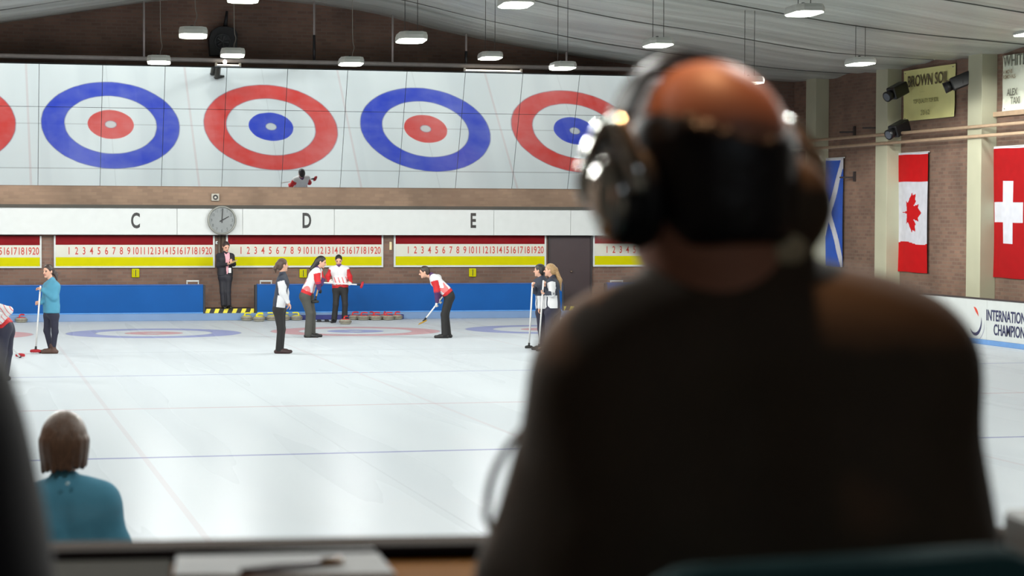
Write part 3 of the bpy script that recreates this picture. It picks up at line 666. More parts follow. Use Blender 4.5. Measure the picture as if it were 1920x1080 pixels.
# black projectors on the pillars
def projector(px, py, label, s):
    c = on(px, py, 0, 20.48); r = empty('stage_projector', c, label, 'projector', 'black projectors beside the yellow banner')
    d = np.array((-0.85, s*0.35, -0.38)); d /= np.linalg.norm(d)
    a = np.cross(d, (0, 0, 1)); a /= np.linalg.norm(a); b_ = np.cross(a, d)
    G().box((-0.13, -0.28, -0.13), (0.13, 0.18, 0.15), R=np.stack([a, -d*-1, b_], 1), org=c).build('body', BLACKM, r, bevel=0.03)
    G().cyl(c+d*0.17, c+d*0.34, 0.10, 0.12, n=18).build('barrel', BLACKM, r, smooth=True)
    G().cyl(c+d*0.33, c+d*0.345, 0.09, n=18).build('lens', mat('lens_glass', (70, 74, 84), 0.1), r)
    fy = 45.745 if s < 0 else 41.705
    G().box((c[0], min(c[1], fy), c[2]-0.03), (20.68, min(c[1], fy)+0.06, c[2]+0.03)).box((20.62, min(c[1], fy), c[2]-0.03), (20.68, max(c[1], fy), c[2]+0.03)).build('bracket', BLACKM, r)
projector(1681, 172, 'black projector on the pillar left of the yellow banner', -1)
projector(1799, 154, 'black projector on the pillar right of the yellow banner', 1)
projector(1684, 243, 'small black projector below the yellow banner, by the second pillar', -1)
def lbracket(px, py, label):
    c = on(px, py, 0, WALL_X); r = empty('wall_bracket', c, label, 'bracket', 'dark brackets on the right wall')
    G().box(c+np.array((-0.05, -0.04, -0.12)), c+np.array((-0.002, 0.04, 0.12))).build('plate', mat('bracket_dark', (52, 44, 44), 0.5), r)
    G().cyl(c+np.array((-0.05, 0, -0.02)), c+np.array((-0.3, 0.25, -0.02)), 0.02, n=8).build('arm', mat('bracket_dark', (52, 44, 44), 0.5), r)
lbracket(1604, 331, 'dark bracket just right of the blue flag')
lbracket(1648, 238, 'dark bracket at the left of the second cream pillar')
lbracket(1604, 246, 'dark bracket above the right corner of the blue flag')
lbracket(1550, 249, 'dark bracket above the left corner of the blue flag')
#__PEOPLE__
# ------------------------------------------------------------------ figures: smooth signed-distance bodies meshed with surface nets
class SDF:
    def __init__(s): s.p = []; s.cuts = []; s.subs = []
    def cap(s, a, b, ra, rb=None, mi=0, k=0.03):
        s.p.append(('c', np.array(a, float), np.array(b, float), ra, ra if rb is None else rb, mi, k)); return s
    def ell(s, c, rad, ax=None, mi=0, k=0.03):
        s.p.append(('e', np.array(c, float), np.array(rad, float), np.eye(3) if ax is None else np.array(ax, float), None, mi, k)); return s
    def cut(s, pt, n): s.cuts.append((np.array(pt, float), np.array(n, float)/np.linalg.norm(n))); return s   # removes the side n points to
    def sub(s, c, rad, ax=None): s.subs.append(('e', np.array(c, float), np.array(rad, float), np.eye(3) if ax is None else np.array(ax, float), None, 0, 0)); return s
    def dist(s, q, P):
        if q[0] == 'c':
            _, a, b, ra, rb, _, _ = q; ab = b-a; L2 = max(1e-9, ab@ab)
            t = np.clip(((P-a)@ab)/L2, 0, 1); return np.linalg.norm(P-a-t[..., None]*ab, axis=-1)-(ra+(rb-ra)*t)
        _, c, rad, ax, _, _, _ = q; l = (P-c)@ax.T
        k0 = np.linalg.norm(l/rad, axis=-1); k1 = np.linalg.norm(l/rad**2, axis=-1)+1e-9
        return k0*(k0-1)/k1
    def mesh(s, h, recolor=None):
        lo = np.full(3, 1e9); hi = -lo; bb = []
        for q in s.p:
            if q[0] == 'c':
                l = np.minimum(q[1]-q[3], q[2]-q[4]); u = np.maximum(q[1]+q[3], q[2]+q[4])
            else:
                e = np.abs(q[3]).T@q[2]; l, u = q[1]-e, q[1]+e
            bb.append((l, u)); lo = np.minimum(lo, l); hi = np.maximum(hi, u)
        lo -= 3*h+0.01; hi += 3*h+0.01
        n = np.ceil((hi-lo)/h).astype(int)+1
        D = np.full(n, 1.0, np.float32); NI = np.full(n, 1.0, np.float32); MI = np.zeros(n, np.int16)
        for q, (l, u) in zip(s.p, bb):
            m = q[6]+2*h
            i0 = np.maximum(0, np.floor((l-m-lo)/h).astype(int)); i1 = np.minimum(n, np.ceil((u+m-lo)/h).astype(int)+1)
            ax = [lo[k]+h*np.arange(i0[k], i1[k]) for k in range(3)]
            P = np.stack(np.meshgrid(*ax, indexing='ij'), -1); d = s.dist(q, P)
            sl = tuple(slice(i0[k], i1[k]) for k in range(3)); A = D[sl]; kk = max(q[6], 1e-4)
            hh = np.maximum(kk-np.abs(A-d), 0)/kk; D[sl] = np.minimum(A, d)-hh*hh*kk*0.25
            B = NI[sl]; w = d < B; MI[sl] = np.where(w, q[5], MI[sl]); NI[sl] = np.minimum(B, d)
        if s.cuts or s.subs:
            P = np.stack(np.meshgrid(*[lo[k]+h*np.arange(n[k]) for k in range(3)], indexing='ij'), -1)
            for pt, nn in s.cuts: D = np.maximum(D, (P-pt)@nn)
            for q in s.subs: D = np.maximum(D, -s.dist(q, P))
        ins = D < 0
        sh = n-1; S = np.zeros(tuple(sh)+(3,)); cnt = np.zeros(tuple(sh))
        corners = [(i, j, k) for i in (0, 1) for j in (0, 1) for k in (0, 1)]
        def sub(A, c): return A[c[0]:c[0]+sh[0], c[1]:c[1]+sh[1], c[2]:c[2]+sh[2]]
        for a in corners:
            for k in range(3):
                if a[k] == 0:
                    b = list(a); b[k] = 1
                    da, db = sub(D, a), sub(D, b); cr = (da < 0) != (db < 0)
                    t = np.where(cr, da/(da-db+1e-12), 0)
                    off = np.zeros(tuple(sh)+(3,)); off[...] = a; off[..., k] += t
                    S += off*cr[..., None]; cnt += cr
        act = cnt > 0; idx = np.full(tuple(sh), -1); ii = np.argwhere(act); idx[act] = np.arange(len(ii))
        V = lo+h*(ii+S[act]/cnt[act][:, None])
        vm = MI[ii[:, 0], ii[:, 1], ii[:, 2]]
        F = []
        for k in range(3):
            u_, v_ = (k+1) % 3, (k+2) % 3
            sl0 = [slice(1, n[q]-1) for q in range(3)]; sl1 = [slice(1, n[q]-1) for q in range(3)]
            sl0[k] = slice(1, n[k]-2); sl1[k] = slice(2, n[k]-1)
            a, b = ins[tuple(sl0)], ins[tuple(sl1)]
            for flip, mask in ((False, a & ~b), (True, ~a & b)):
                e = np.argwhere(mask)+1
                if not len(e): continue
                def at_(du, dv):
                    c = e.copy(); c[:, u_] += du; c[:, v_] += dv; return idx[c[:, 0], c[:, 1], c[:, 2]]
                q = np.stack([at_(-1, -1), at_(0, -1), at_(0, 0), at_(-1, 0)], 1)
                F.append(q[:, ::-1] if flip else q)
        F = np.concatenate(F); F = F[(F >= 0).all(1)]
        fm = vm[F[:, 0]]
        if recolor is not None: fm = recolor(V[F].mean(1), fm)
        return V, F, fm
    def build(s, name, mats, parent, h, recolor=None, **kw):
        V, F, fm = s.mesh(h, recolor); org = _wl[parent.name]
        me = bpy.data.meshes.new(name); me.vertices.add(len(V)); me.vertices.foreach_set('co', (V-org).ravel())
        me.loops.add(F.size); me.polygons.add(len(F)); me.loops.foreach_set('vertex_index', F.ravel())
        me.polygons.foreach_set('loop_start', np.arange(0, F.size, 4)); me.polygons.foreach_set('loop_total', np.full(len(F), 4))
        for m in mats: me.materials.append(m)
        me.polygons.foreach_set('material_index', fm.astype(int)); me.polygons.foreach_set('use_smooth', np.ones(len(F), bool))
        me.update(calc_edges=True); me.validate()
        o = bpy.data.objects.new(name, me); C.objects.link(o); o.parent = parent
        return tag(o, kw.get('label'))

SKIN = mat('skin_pale', (206, 158, 136), 0.5, var=0.05); SKIN2 = mat('skin_warm', (188, 128, 102), 0.5, var=0.06)
LIP = mat('lips', (178, 112, 104), 0.5); EYEM = mat('eye_dark', (84, 60, 54), 0.3)
HB = mat('hair_black', (26, 22, 24), 0.45, var=0.3, vscale=40, bump=0.3); HD = mat('hair_dark_brown', (48, 34, 30), 0.45, var=0.3, vscale=40, bump=0.3)
HM = mat('hair_brown', (74, 54, 44), 0.45, var=0.3, vscale=40, bump=0.3); HL = mat('hair_blonde', (160, 128, 88), 0.45, var=0.25, vscale=40, bump=0.3)
TEAL = mat('fleece_teal', (74, 140, 168), 0.85, var=0.06, bump=0.1, vscale=14); NVT = mat('trouser_navy', (32, 32, 52), 0.75); BKT = mat('trouser_black', (26, 26, 28), 0.75)
GRT = mat('trouser_grey', (66, 66, 62), 0.75); SUIT = mat('suit_navy', (26, 26, 36), 0.7); JW = mat('jacket_white', (208, 208, 212), 0.7); JR = mat('jacket_red', (186, 26, 34), 0.7)
JP = mat('jacket_purple', (74, 40, 92), 0.7); JK = mat('jacket_pink_print', (206, 110, 112), 0.7); JN = mat('vest_navy', (40, 46, 62), 0.7); JG = mat('jacket_grey', (150, 156, 162), 0.7)
SHB = mat('shoe_black', (20, 20, 22), 0.45); SHM = mat('shoe_maroon', (52, 28, 30), 0.45); SHN = mat('boot_brown', (82, 56, 48), 0.55); PINK = mat('shirt_pink', (222, 160, 172), 0.7)
GLW = mat('glove_white', (214, 210, 206), 0.7); GLB = mat('glove_black', (24, 24, 26), 0.6); GLR = mat('glove_red', (176, 34, 40), 0.6)

def nrm(v): v = np.array(v, float); return v/np.linalg.norm(v)
def hand(S, wr, fdir, palm, size=1.0, curl=0.6, mi=0, thumb=1, k=0.008):
    """palm, five unequal bent fingers and a thumb leaving the side of the palm"""
    f = nrm(fdir); p = nrm(np.array(palm, float)-f*(np.array(palm, float)@f)); l = np.cross(f, p)*thumb
    c = np.array(wr)+f*0.045*size
    S.ell(c, np.array((0.048, 0.041, 0.019))*size, np.stack([f, l, p]), mi, 0.015)
    for i, (off, ln) in enumerate(((0.029, 0.070), (0.010, 0.080), (-0.009, 0.075), (-0.027, 0.060))):
        b = np.array(wr)+f*0.085*size+l*off*size; a1 = curl; d1 = f*math.cos(a1)+p*math.sin(a1); m = b+d1*ln*0.5*size
        d2 = f*math.cos(a1*2.2)+p*math.sin(a1*2.2); e = m+d2*ln*0.5*size
        S.cap(b-f*0.02*size, b, 0.0095*size, 0.009*size, mi, k); S.cap(b, m, 0.009*size, 0.0085*size, mi, k); S.cap(m, e, 0.0085*size, 0.007*size, mi, k)
    b = np.array(wr)+f*0.03*size+l*0.036*size; m = b+(f*0.6+l*0.6+p*0.45)*0.038*size; e = m+(f*0.8+p*0.6-l*0.1)*0.034*size
    S.cap(b, m, 0.0125*size, 0.0105*size, mi, k); S.cap(m, e, 0.0105*size, 0.008*size, mi, k)

def headparts(B, H, hc, F, U, size=1.0, hair='short', tailto=None, tail_r=0.03, hmi=0):
    """skull, jaw, nose, ears, brow, eyes and mouth on B (skin 0, lips 1, eyes 2); hair on H"""
    F = nrm(F); U = nrm(np.array(U)-F*(np.array(U)@F)); Lx = np.cross(U, F); s = size; A = np.stack([Lx, F, U])
    P = lambda l, f, u: hc+(Lx*l+F*f+U*u)*s
    B.ell(P(0, -0.008, 0.022), np.array((0.074, 0.095, 0.09))*s, A, 0, 0.03)
    B.ell(P(0, 0.022, -0.045), np.array((0.056, 0.066, 0.066))*s, A, 0, 0.04)
    B.cap(P(0, 0.085, 0.0), P(0, 0.108, -0.028), 0.010*s, 0.014*s, 0, 0.012)
    B.cap(P(-0.016, 0.084, -0.064), P(0.016, 0.084, -0.064), 0.0065*s, 0.0065*s, 1, 0.005)
    B.ell(P(0, 0.07, -0.098), np.array((0.028, 0.02, 0.016))*s, A, 0, 0.02)
    for q in (-1, 1):
        B.ell(P(q*0.031, 0.078, 0.006), np.array((0.011, 0.010, 0.006))*s, A, 2, 0.003)
        B.cap(P(q*0.018, 0.081, 0.021), P(q*0.044, 0.074, 0.021), 0.005*s, 0.004*s, 0, 0.006)
        B.ell(P(q*0.076, -0.008, -0.01), np.array((0.011, 0.02, 0.032))*s, A, 0, 0.006)
    if H is None: return
    if hair in ('short', 'tail', 'long'):
        H.ell(P(0, -0.014, 0.03), np.array((0.083, 0.104, 0.096))*s, A, hmi, 0.02)
        H.ell(P(0, -0.06, -0.02), np.array((0.072, 0.055, 0.08))*s, A, hmi, 0.03)
        H.cut(P(0, 0.045, 0.028), F*0.86-U*0.52)
    if hair == 'bob':
        H.ell(P(0, -0.012, 0.035), np.array((0.088, 0.106, 0.092))*s, A, hmi, 0.03)
        H.ell(P(0, -0.02, -0.03), np.array((0.100, 0.104, 0.110))*s, A, hmi, 0.05)
        for q in range(-5, 6):
            t = q/5*2.0; d_ = np.array((math.sin(t), -math.cos(t))); H.cap(P(d_[0]*0.094, d_[1]*0.096-0.015, 0.0), P(d_[0]*0.088, d_[1]*0.09-0.015, -0.118-0.006*(q % 2)-0.01*math.sin(t)), 0.014*s, 0.012*s, hmi, 0.02)
        H.sub(P(0, -0.02, -0.145), np.array((0.082, 0.082, 0.06))*s, A)
        H.cut(P(0, 0.06, 0.02), F*0.95-U*0.3)
    if hair == 'tail':
        b = P(0, -0.11, 0.02); H.ell(b, np.array((0.03, 0.03, 0.03))*s, None, hmi, 0.02)
        e = np.array(tailto); m = (b+e)/2+np.cross(Lx, e-b)*0.0-F*0.03
        H.cap(b, m, tail_r*0.85, tail_r, hmi, 0.03); H.cap(m, e, tail_r, tail_r*0.4, hmi, 0.03)
    if hair == 'long':
        e = np.array(tailto); b = P(0, -0.075, -0.02); H.cap(b, e, 0.062*s, 0.04*s, hmi, 0.05)

def figure(label, z0, J, ang, body_ang, hair, hmat, jmats, tmat, smat, name='person', h=0.0085, pitch=0.0, headsize=1.0, tilt=0.0, tail=None, tail_r=0.03,
           skin=None, recolor=None, hem=0.10, gloves=None, legr=1.0, girth=1.0, sleeve=(1, 1, 1, 1), collar=1, palms=None, curl=0.7, flare=1.0, shoeh=0.04, jt=0.016, group=None, ground=0.0):
    """J: joints as picture point plus depth offset from the figure's own depth z0 (metres away from the camera)"""
    lowk = max(('ankA', 'ankB'), key=lambda k: J[k][1])
    z0 = (ground+0.078-EYE)/ray(J[lowk][0], J[lowk][1])[2]-(J[lowk][2] if len(J[lowk]) > 2 else 0.0)     # stand on the ground
    W = lambda k: at(J[k][0], J[k][1], z0+(J[k][2] if len(J[k]) > 2 else 0.0))
    q = {k: W(k) for k in J}
    a = math.radians(ang); Fh = -math.cos(a)*FWH+math.sin(a)*RTH; ph = math.radians(pitch); Fd = Fh*math.cos(ph)-np.array((0, 0, 1))*math.sin(ph)
    Uu = np.array((0, 0, 1))*math.cos(ph)+Fh*math.sin(ph)+np.cross(Fh, (0, 0, 1))*math.tan(math.radians(tilt))
    ba = math.radians(body_ang); Fb = -math.cos(ba)*FWH+math.sin(ba)*RTH; Lb = np.cross((0, 0, 1), Fb)
    foot = (q['ankA']+q['ankB'])/2; base = np.array((foot[0], foot[1], ground))
    root = empty(name, base, label, 'person', group)
    pv, nb = q['pel'], q['neck']; sp = nb-pv; Ls = np.linalg.norm(sp); sd = sp/Ls
    Lb = nrm(Lb-sd*(Lb@sd)); Fb = np.cross(Lb, sd); hc = q['head']; g = girth
    def torso(S, t, mi=0, top=True):
        for e in (-1, 1):
            S.cap(pv+Lb*e*0.075*g, pv+sd*Ls*0.18+Lb*e*0.07*g, (0.098*g)+t, (0.09*g)+t, mi, 0.05)
            S.cap(pv+sd*Ls*0.18+Lb*e*0.07*g, pv+sd*Ls*0.42+Lb*e*0.058*g, (0.09*g)+t, (0.082*g)+t, mi, 0.05)
            S.cap(pv+sd*Ls*0.42+Lb*e*0.058*g, pv+sd*Ls*0.72+Lb*e*0.078*g+Fb*0.01, (0.082*g)+t, (0.094*g)+t, mi, 0.05)
            S.cap(pv+sd*Ls*0.72+Lb*e*0.078*g+Fb*0.01, pv+sd*Ls*0.84+Lb*e*0.06*g, (0.094*g)+t, 0.07*g+t, mi, 0.05)
        for sh in ('shA', 'shB'):
            S.cap(nb-sd*0.05, q[sh], 0.05+t, 0.052+t, mi, 0.05)
    B = SDF(); torso(B, -0.012)
    B.cap(nb-sd*0.05, hc-nrm(Uu)*0.05*headsize-Fd*0.018, 0.05, 0.045, 0, 0.03)
    for e in 'AB':
        s_, el, wr = q['sh'+e], q['el'+e], q['wr'+e]
        B.cap(s_, el, 0.044, 0.036, 0, 0.03); B.cap(el, wr, 0.038, 0.026, 0, 0.02)
        fd = q['hand'+e]-wr if 'hand'+e in q else wr-el
        pl = palms[e] if palms and e in palms else -FWH
        hand(B, wr, fd, pl, 0.95, curl, 3 if gloves else 0, 1 if e == 'A' else -1)
        hp, kn, an = q['hip'+e], q['kn'+e], q['ank'+e]
        B.cap(hp, kn, 0.078*legr, 0.052*legr, 0, 0.03); B.cap(kn, kn+(an-kn)*0.35, 0.05*legr, 0.052*legr, 0, 0.02); B.cap(kn+(an-kn)*0.35, an, 0.052*legr, 0.034, 0, 0.02)
        toe = q['toe'+e]; B.cap(an+np.array((0, 0, -0.03)), toe+np.array((0, 0, 0.02)), 0.03, 0.022, 0, 0.03)
    H = SDF()
    headparts(B, H, hc, Fd, Uu, headsize, hair, None if tail is None else at(tail[0], tail[1], z0+(tail[2] if len(tail) > 2 else 0.0)), tail_r)
    sk = skin or SKIN
    B.build('body', [sk, LIP, EYEM, gloves or sk], root, h)
    H.build('hair', [hmat], root, h)
    # jacket: 0 torso, 1 upper sleeve A, 2 fore sleeve A, 3.. B, last collar
    T = SDF(); torso(T, jt)
    for i, e in enumerate('AB'):
        s_, el, wr = q['sh'+e], q['el'+e], q['wr'+e]
        T.cap(s_, el, 0.056+jt*0.5, 0.05+jt*0.4, sleeve[0], 0.04); T.cap(el, wr-(wr-el)*0.04, 0.05+jt*0.4, 0.036+jt*0.3, sleeve[1+0*i], 0.03)
    T.cap(nb-sd*0.03, nb+nrm(hc-nb)*0.018-Fb*0.012, 0.066, 0.060, collar, 0.02)
    T.cut(pv-sd*(hem-0.10), -sd)
    T.build('jacket', jmats, root, h, (lambda c, m: recolor(c, m, (c-pv)@sd/Ls, (c-pv)@Lb, (c-pv)@Fb)) if recolor else None)
    R = SDF()
    for e in (-1, 1): R.cap(pv-sd*0.02+Lb*e*0.07*g, pv+sd*0.03+Lb*e*0.068*g, 0.100*g, 0.094*g, 0, 0.05)
    for e in 'AB':
        hp, kn, an = q['hip'+e], q['kn'+e], q['ank'+e]
        R.cap(hp, kn, 0.092*legr, 0.066*legr, 0, 0.04); R.cap(kn, an, 0.066*legr, 0.052*flare, 0, 0.03)
        R.cap(pv+(hp-pv)*0.5, hp, 0.10*g, 0.094*legr, 0, 0.05)
    R.build('trousers', [tmat], root, h)
    for e in 'AB':
        an, toe = q['ank'+e], q['toe'+e]; d = toe-an; d[2] = 0; d = nrm(d) if np.linalg.norm(d) > 0.02 else Fb; d[2] = 0
        z_ = base[2]; S = SDF(); heel = np.array((an[0], an[1], z_+0.035))-d*0.055; tp = heel+d*0.245; tp[2] = z_+0.03
        S.cap(heel, tp, 0.038, 0.032, 0, 0.03); S.cap(np.array((an[0], an[1], z_+0.05))-d*0.01, np.array((an[0], an[1], z_+0.06+shoeh)), 0.045, 0.046, 0, 0.03)
        S.cap(heel+d*0.06+np.array((0, 0, 0.02)), heel+d*0.16+np.array((0, 0, 0.012)), 0.036, 0.034, 0, 0.03); S.cut((0, 0, z_+0.002), (0, 0, -1))
        S.build('shoe', [smat], root, 0.007)
    q['z0'] = z0
    return root, q

def broom(top, bot, label, hmat_, headw=0.19, hd=None, handle=None, kind='pad'):
    top, bot = np.array(top, float), np.array(bot, float); r = empty('curling_broom', bot, label, 'broom', 'curling brooms held by the players')
    d = nrm(top-bot); G().cyl(bot+d*0.05, top, 0.0155, 0.0155, n=12).build('handle', handle or mat('broom_white', (222, 222, 222), 0.35), r, smooth=True)
    hd = RTH if hd is None else nrm(hd); n_ = nrm(np.cross(hd, d)); u = np.cross(n_, hd) if False else np.array((0, 0, 1.0))
    g = G()
    if kind == 'pad':
        prof = [(0.0, -0.005), (0.9, -0.005), (1.0, 0.008), (1.0, 0.03), (0.85, 0.045), (0.3, 0.055)]
        g.lathe([(x*headw/2, hh) for x, hh in prof], bot+np.array((0, 0, 0.012)), hd, np.cross((0, 0, 1), hd), (0, 0, 1), 24, sa=1.0, sb=0.42)
    else:
        w_ = np.cross(d, n_); g.lathe([(x*headw/2, hh) for x, hh in [(0.0, -0.01), (1.0, 0.0), (1.0, 0.045), (0.3, 0.06)]], bot-d*0.02, hd, n_, d, 20, sa=1.0, sb=0.45)
    g.build('brush_head', hmat_, r, smooth=True)
    G().cyl(bot+d*0.02, bot+d*0.12, 0.024, 0.018, n=12).build('ferrule', BLACKM, r, smooth=True)
    return r
BRED, BBLK, BYLW = mat('brush_red', (170, 30, 42), 0.7), mat('brush_black', (30, 32, 32), 0.7), mat('brush_mustard', (160, 124, 34), 0.7)

def red_white(c, m, s, l, f):          # white jacket, red welt, red and pink flashes on the lower sides
    o = m.copy(); t = m == 0
    o[t & (s < 0.10)] = 1
    fl = t & (s < 0.46) & (s >= 0.10) & (np.sin(l*70+s*9) > 0.25+s)
    o[fl] = 3
    return o
PM = [JW, JR, JP, JK]
def gpt0(px, py): return on(px, py, 2, 0.012)
# 1 teal fleece, near the left edge
r, q = figure('young woman in teal fleece with dark ponytail standing with a white-handled broom', 39.0,
       dict(head=(90, 508.5), neck=(97, 527), pel=(96.5, 584), shA=(104, 537, -0.1), shB=(89, 537, 0.13), elA=(101, 558, -0.16), wrA=(80, 543, -0.16), handA=(74, 540, -0.14),
            elB=(85, 560, 0.05), wrB=(77.5, 567, -0.06), handB=(72.5, 567.5, -0.08), hipA=(101.5, 592, -0.07), hipB=(91, 592, 0.07), knA=(103, 622, -0.06), knB=(88, 620, 0.08),
            ankA=(100, 655, -0.04), ankB=(95, 654, 0.08), toeA=(84, 661, -0.05), toeB=(80, 660, 0.08)), -32, -62, 'tail', HD, [TEAL, TEAL, TEAL], NVT, SHN, tail=(107, 525, 0.02), tail_r=0.035,
       legr=0.9, shoeh=0.09, hem=0.13, jt=0.03, flare=0.8, palms={'A': (0, 0, -1), 'B': RTH}, pitch=5)
broom(at(76, 536, q['z0']-0.15), gpt0(66.5, 661.5), 'white broom with a red brush pad held by the woman in teal', BRED, 0.2)
# 2 woman in a dark suit on the step
def suit_c(c, m, s, l, f):
    o = m.copy(); t = (m == 0) & (f > 0.03)
    o[t & (np.abs(l-0.02) < 0.012+0.055*np.clip(s-0.05, 0, 1))] = 2
    return o
r, q = figure('woman in a dark navy suit and pink shirt standing on the step, reading a card', 51.9,
       dict(head=(424, 462.5), neck=(422.5, 474.5), pel=(422, 516), shA=(410.5, 480.5, -0.02), shB=(434, 480.5, 0.03), elA=(409.5, 498, -0.06), wrA=(426, 495.5, -0.24), handA=(433, 494, -0.27),
            elB=(438, 495, -0.05), wrB=(436, 493, -0.22), handB=(433, 490.5, -0.3), hipA=(417, 521), hipB=(428, 521), knA=(417.5, 547, -0.02), knB=(427.5, 547), ankA=(419, 572), ankB=(429, 572.5),
            toeA=(421, 577, -0.12), toeB=(432, 577, -0.12)), 28, 24, 'tail', HD, [SUIT, SUIT, PINK], SUIT, SHB, tail=(416, 472, 0.08), tail_r=0.022, pitch=22, ground=0.272, recolor=suit_c, hem=0.11, flare=1.15, palms={'A': (0, 0, 1), 'B': (0, 0, 1)})
G().box((-0.035, -0.002, -0.06), (0.035, 0.002, 0.06), R=np.stack([nrm(RTH*0.91+FWH*-0.4), nrm(FWH*0.91+RTH*0.4), np.array((0, 0, 1.))], 1), org=at(431, 507, q['z0']-0.20)).build('lanyard_card', mat('card_white', (226, 224, 222), 0.5), r)
cc = at(440.5, 489.5, q['z0']-0.30); e1 = nrm(RTH*0.9+np.array((0, 0, 0.35))); e2 = nrm(np.cross(e1, FWH)*0.2+FWH)
G().box((-0.09, -0.1, -0.003), (0.06, 0.07, 0.003), R=np.stack([e1, e2, np.cross(e1, e2)], 1), org=cc).build('reading_card', mat('card_tan', (196, 170, 110), 0.6), origin=cc, label='tan card held up by the woman in the dark suit', cat='card')
# 3 player in a dark vest, seen from behind
def vest_c(c, m, s, l, f):
    o = m.copy(); t = (m == 0)
    o[t & (s < 0.34) & (l < 0.02) & (f > -0.04)] = 1
    return o
r, q = figure('player in a navy vest with white sleeves and brown ponytail, turned away, arm hanging', 38.97,
       dict(head=(530, 497), neck=(531, 514.5), pel=(523.5, 574), shA=(527.5, 526, -0.13), shB=(533, 525, 0.16), elA=(530.5, 549, -0.17), wrA=(540, 567, -0.15), handA=(546, 576, -0.14),
            elB=(536, 549, 0.22), wrB=(538, 566, 0.2), handB=(541, 575, 0.18), hipA=(521.5, 581, -0.07), hipB=(526, 581, 0.07), knA=(526.5, 617, -0.06), knB=(528.5, 617, 0.08), ankA=(523, 655, -0.05), ankB=(525.5, 655, 0.1),
            toeA=(540, 663, -0.06), toeB=(543, 662, 0.1)), 122, 92, 'tail', HM, [JN, JW, JW], BKT, SHM, tail=(517, 511, -0.04), tail_r=0.03, recolor=vest_c, hem=0.12, flare=1.2, sleeve=(1, 1, 1, 1), collar=0, curl=0.5, palms={'A': RTH*-1, 'B': RTH*-1})
# 4 bending player in grey trousers
r, q = figure('player in white and red jacket and grey trousers leaning forward, long black hair', 44.05,
       dict(head=(602.5, 491), neck=(595.5, 504), pel=(575, 550), shA=(594.5, 511, -0.16), shB=(598, 508, 0.15), elA=(596.5, 530, -0.18), wrA=(598.5, 541.5, -0.14), handA=(602, 546, -0.1),
            elB=(604, 524, 0.12), wrB=(602, 534, 0.0), handB=(600, 539, -0.06), hipA=(571.5, 556, -0.08), hipB=(578, 556, 0.08), knA=(580.5, 588, -0.08), knB=(585, 588, 0.1), ankA=(578, 626, -0.08), ankB=(584.5, 626, 0.1),
            toeA=(592, 634, -0.08), toeB=(598, 633, 0.1)), 88, 84, 'long', HB, PM, GRT, SHB, tail=(584, 504, -0.04), pitch=16, recolor=red_white, hem=0.12, sleeve=(1, 2), flare=1.5, legr=1.15, gloves=GLB, collar=2, curl=1.0, palms={'A': -RTH, 'B': -RTH})
broom(at(601.5, 520, q['z0']-0.05), at(590.5, 566, q['z0']-0.05), 'short tan broom held by the leaning player in grey trousers', BBLK, 0.16, handle=mat('broom_tan', (190, 160, 116), 0.5), kind='x')
# 5 player facing the camera, broom held level
r, q = figure('player in white jacket facing the camera, holding a broom level in both gloved hands', 51.2,
       dict(head=(635, 487.5), neck=(635.5, 498.5), pel=(638, 538), shA=(622.5, 504.5), shB=(649.5, 504.5), elA=(614.5, 518.5, 0.02), wrA=(617, 528, -0.16), handA=(622, 529, -0.24), elB=(656, 519, 0.0), wrB=(658, 529, -0.16), handB=(655, 532.5, -0.24),
            hipA=(631, 544), hipB=(645, 544), knA=(629.5, 571, -0.03), knB=(647, 571, -0.03), ankA=(626.5, 599), ankB=(646, 599), toeA=(623, 605, -0.14), toeB=(648, 605, -0.14)), 6, 4, 'short', HB, PM, BKT, SHB, pitch=24,
       recolor=red_white, hem=0.12, sleeve=(1, 1), gloves=GLW, collar=2, curl=1.1, flare=1.3, palms={'A': FWH, 'B': FWH})
broom(at(601, 529.5, q['z0']-0.30), at(679, 534.3, q['z0']-0.30), 'white broom with a crimson head held level by the player facing the camera', BRED, 0.16, hd=nrm(UP+0.3*RTH), kind='x')
# 6 sweeping player
r, q = figure('player in white jacket with red sleeves bent over sweeping, dark hair, black trousers', 44.2,
       dict(head=(795.5, 510), neck=(809.5, 517.5), pel=(840, 550.5), shA=(815, 524.5, -0.15), shB=(821, 521, 0.15), elA=(819, 546.5, -0.16), wrA=(819.5, 566, -0.1), handA=(815, 576, -0.06), elB=(826, 545, 0.12), wrB=(826, 560, 0.02), handB=(823, 568, -0.03),
            hipA=(842, 557, -0.08), hipB=(843.5, 557, 0.08), knA=(832.5, 590, -0.07), knB=(836, 590, 0.08), ankA=(834, 627, -0.07), ankB=(840, 627, 0.08), toeA=(817, 634, -0.08), toeB=(826, 633, 0.08)), -88, -82, 'short', HD, PM, BKT, SHB, pitch=14,
       recolor=red_white, hem=0.12, sleeve=(1, 2), gloves=GLW, collar=2, curl=1.1, flare=1.3, palms={'A': RTH, 'B': RTH})
broom(at(830, 556, q['z0']-0.08), at(792.5, 604.5, q['z0']-0.08), 'white broom with a mustard brush head held by the bent sweeping player', BYLW, 0.19, hd=nrm(RTH+0.45*UP), kind='x')
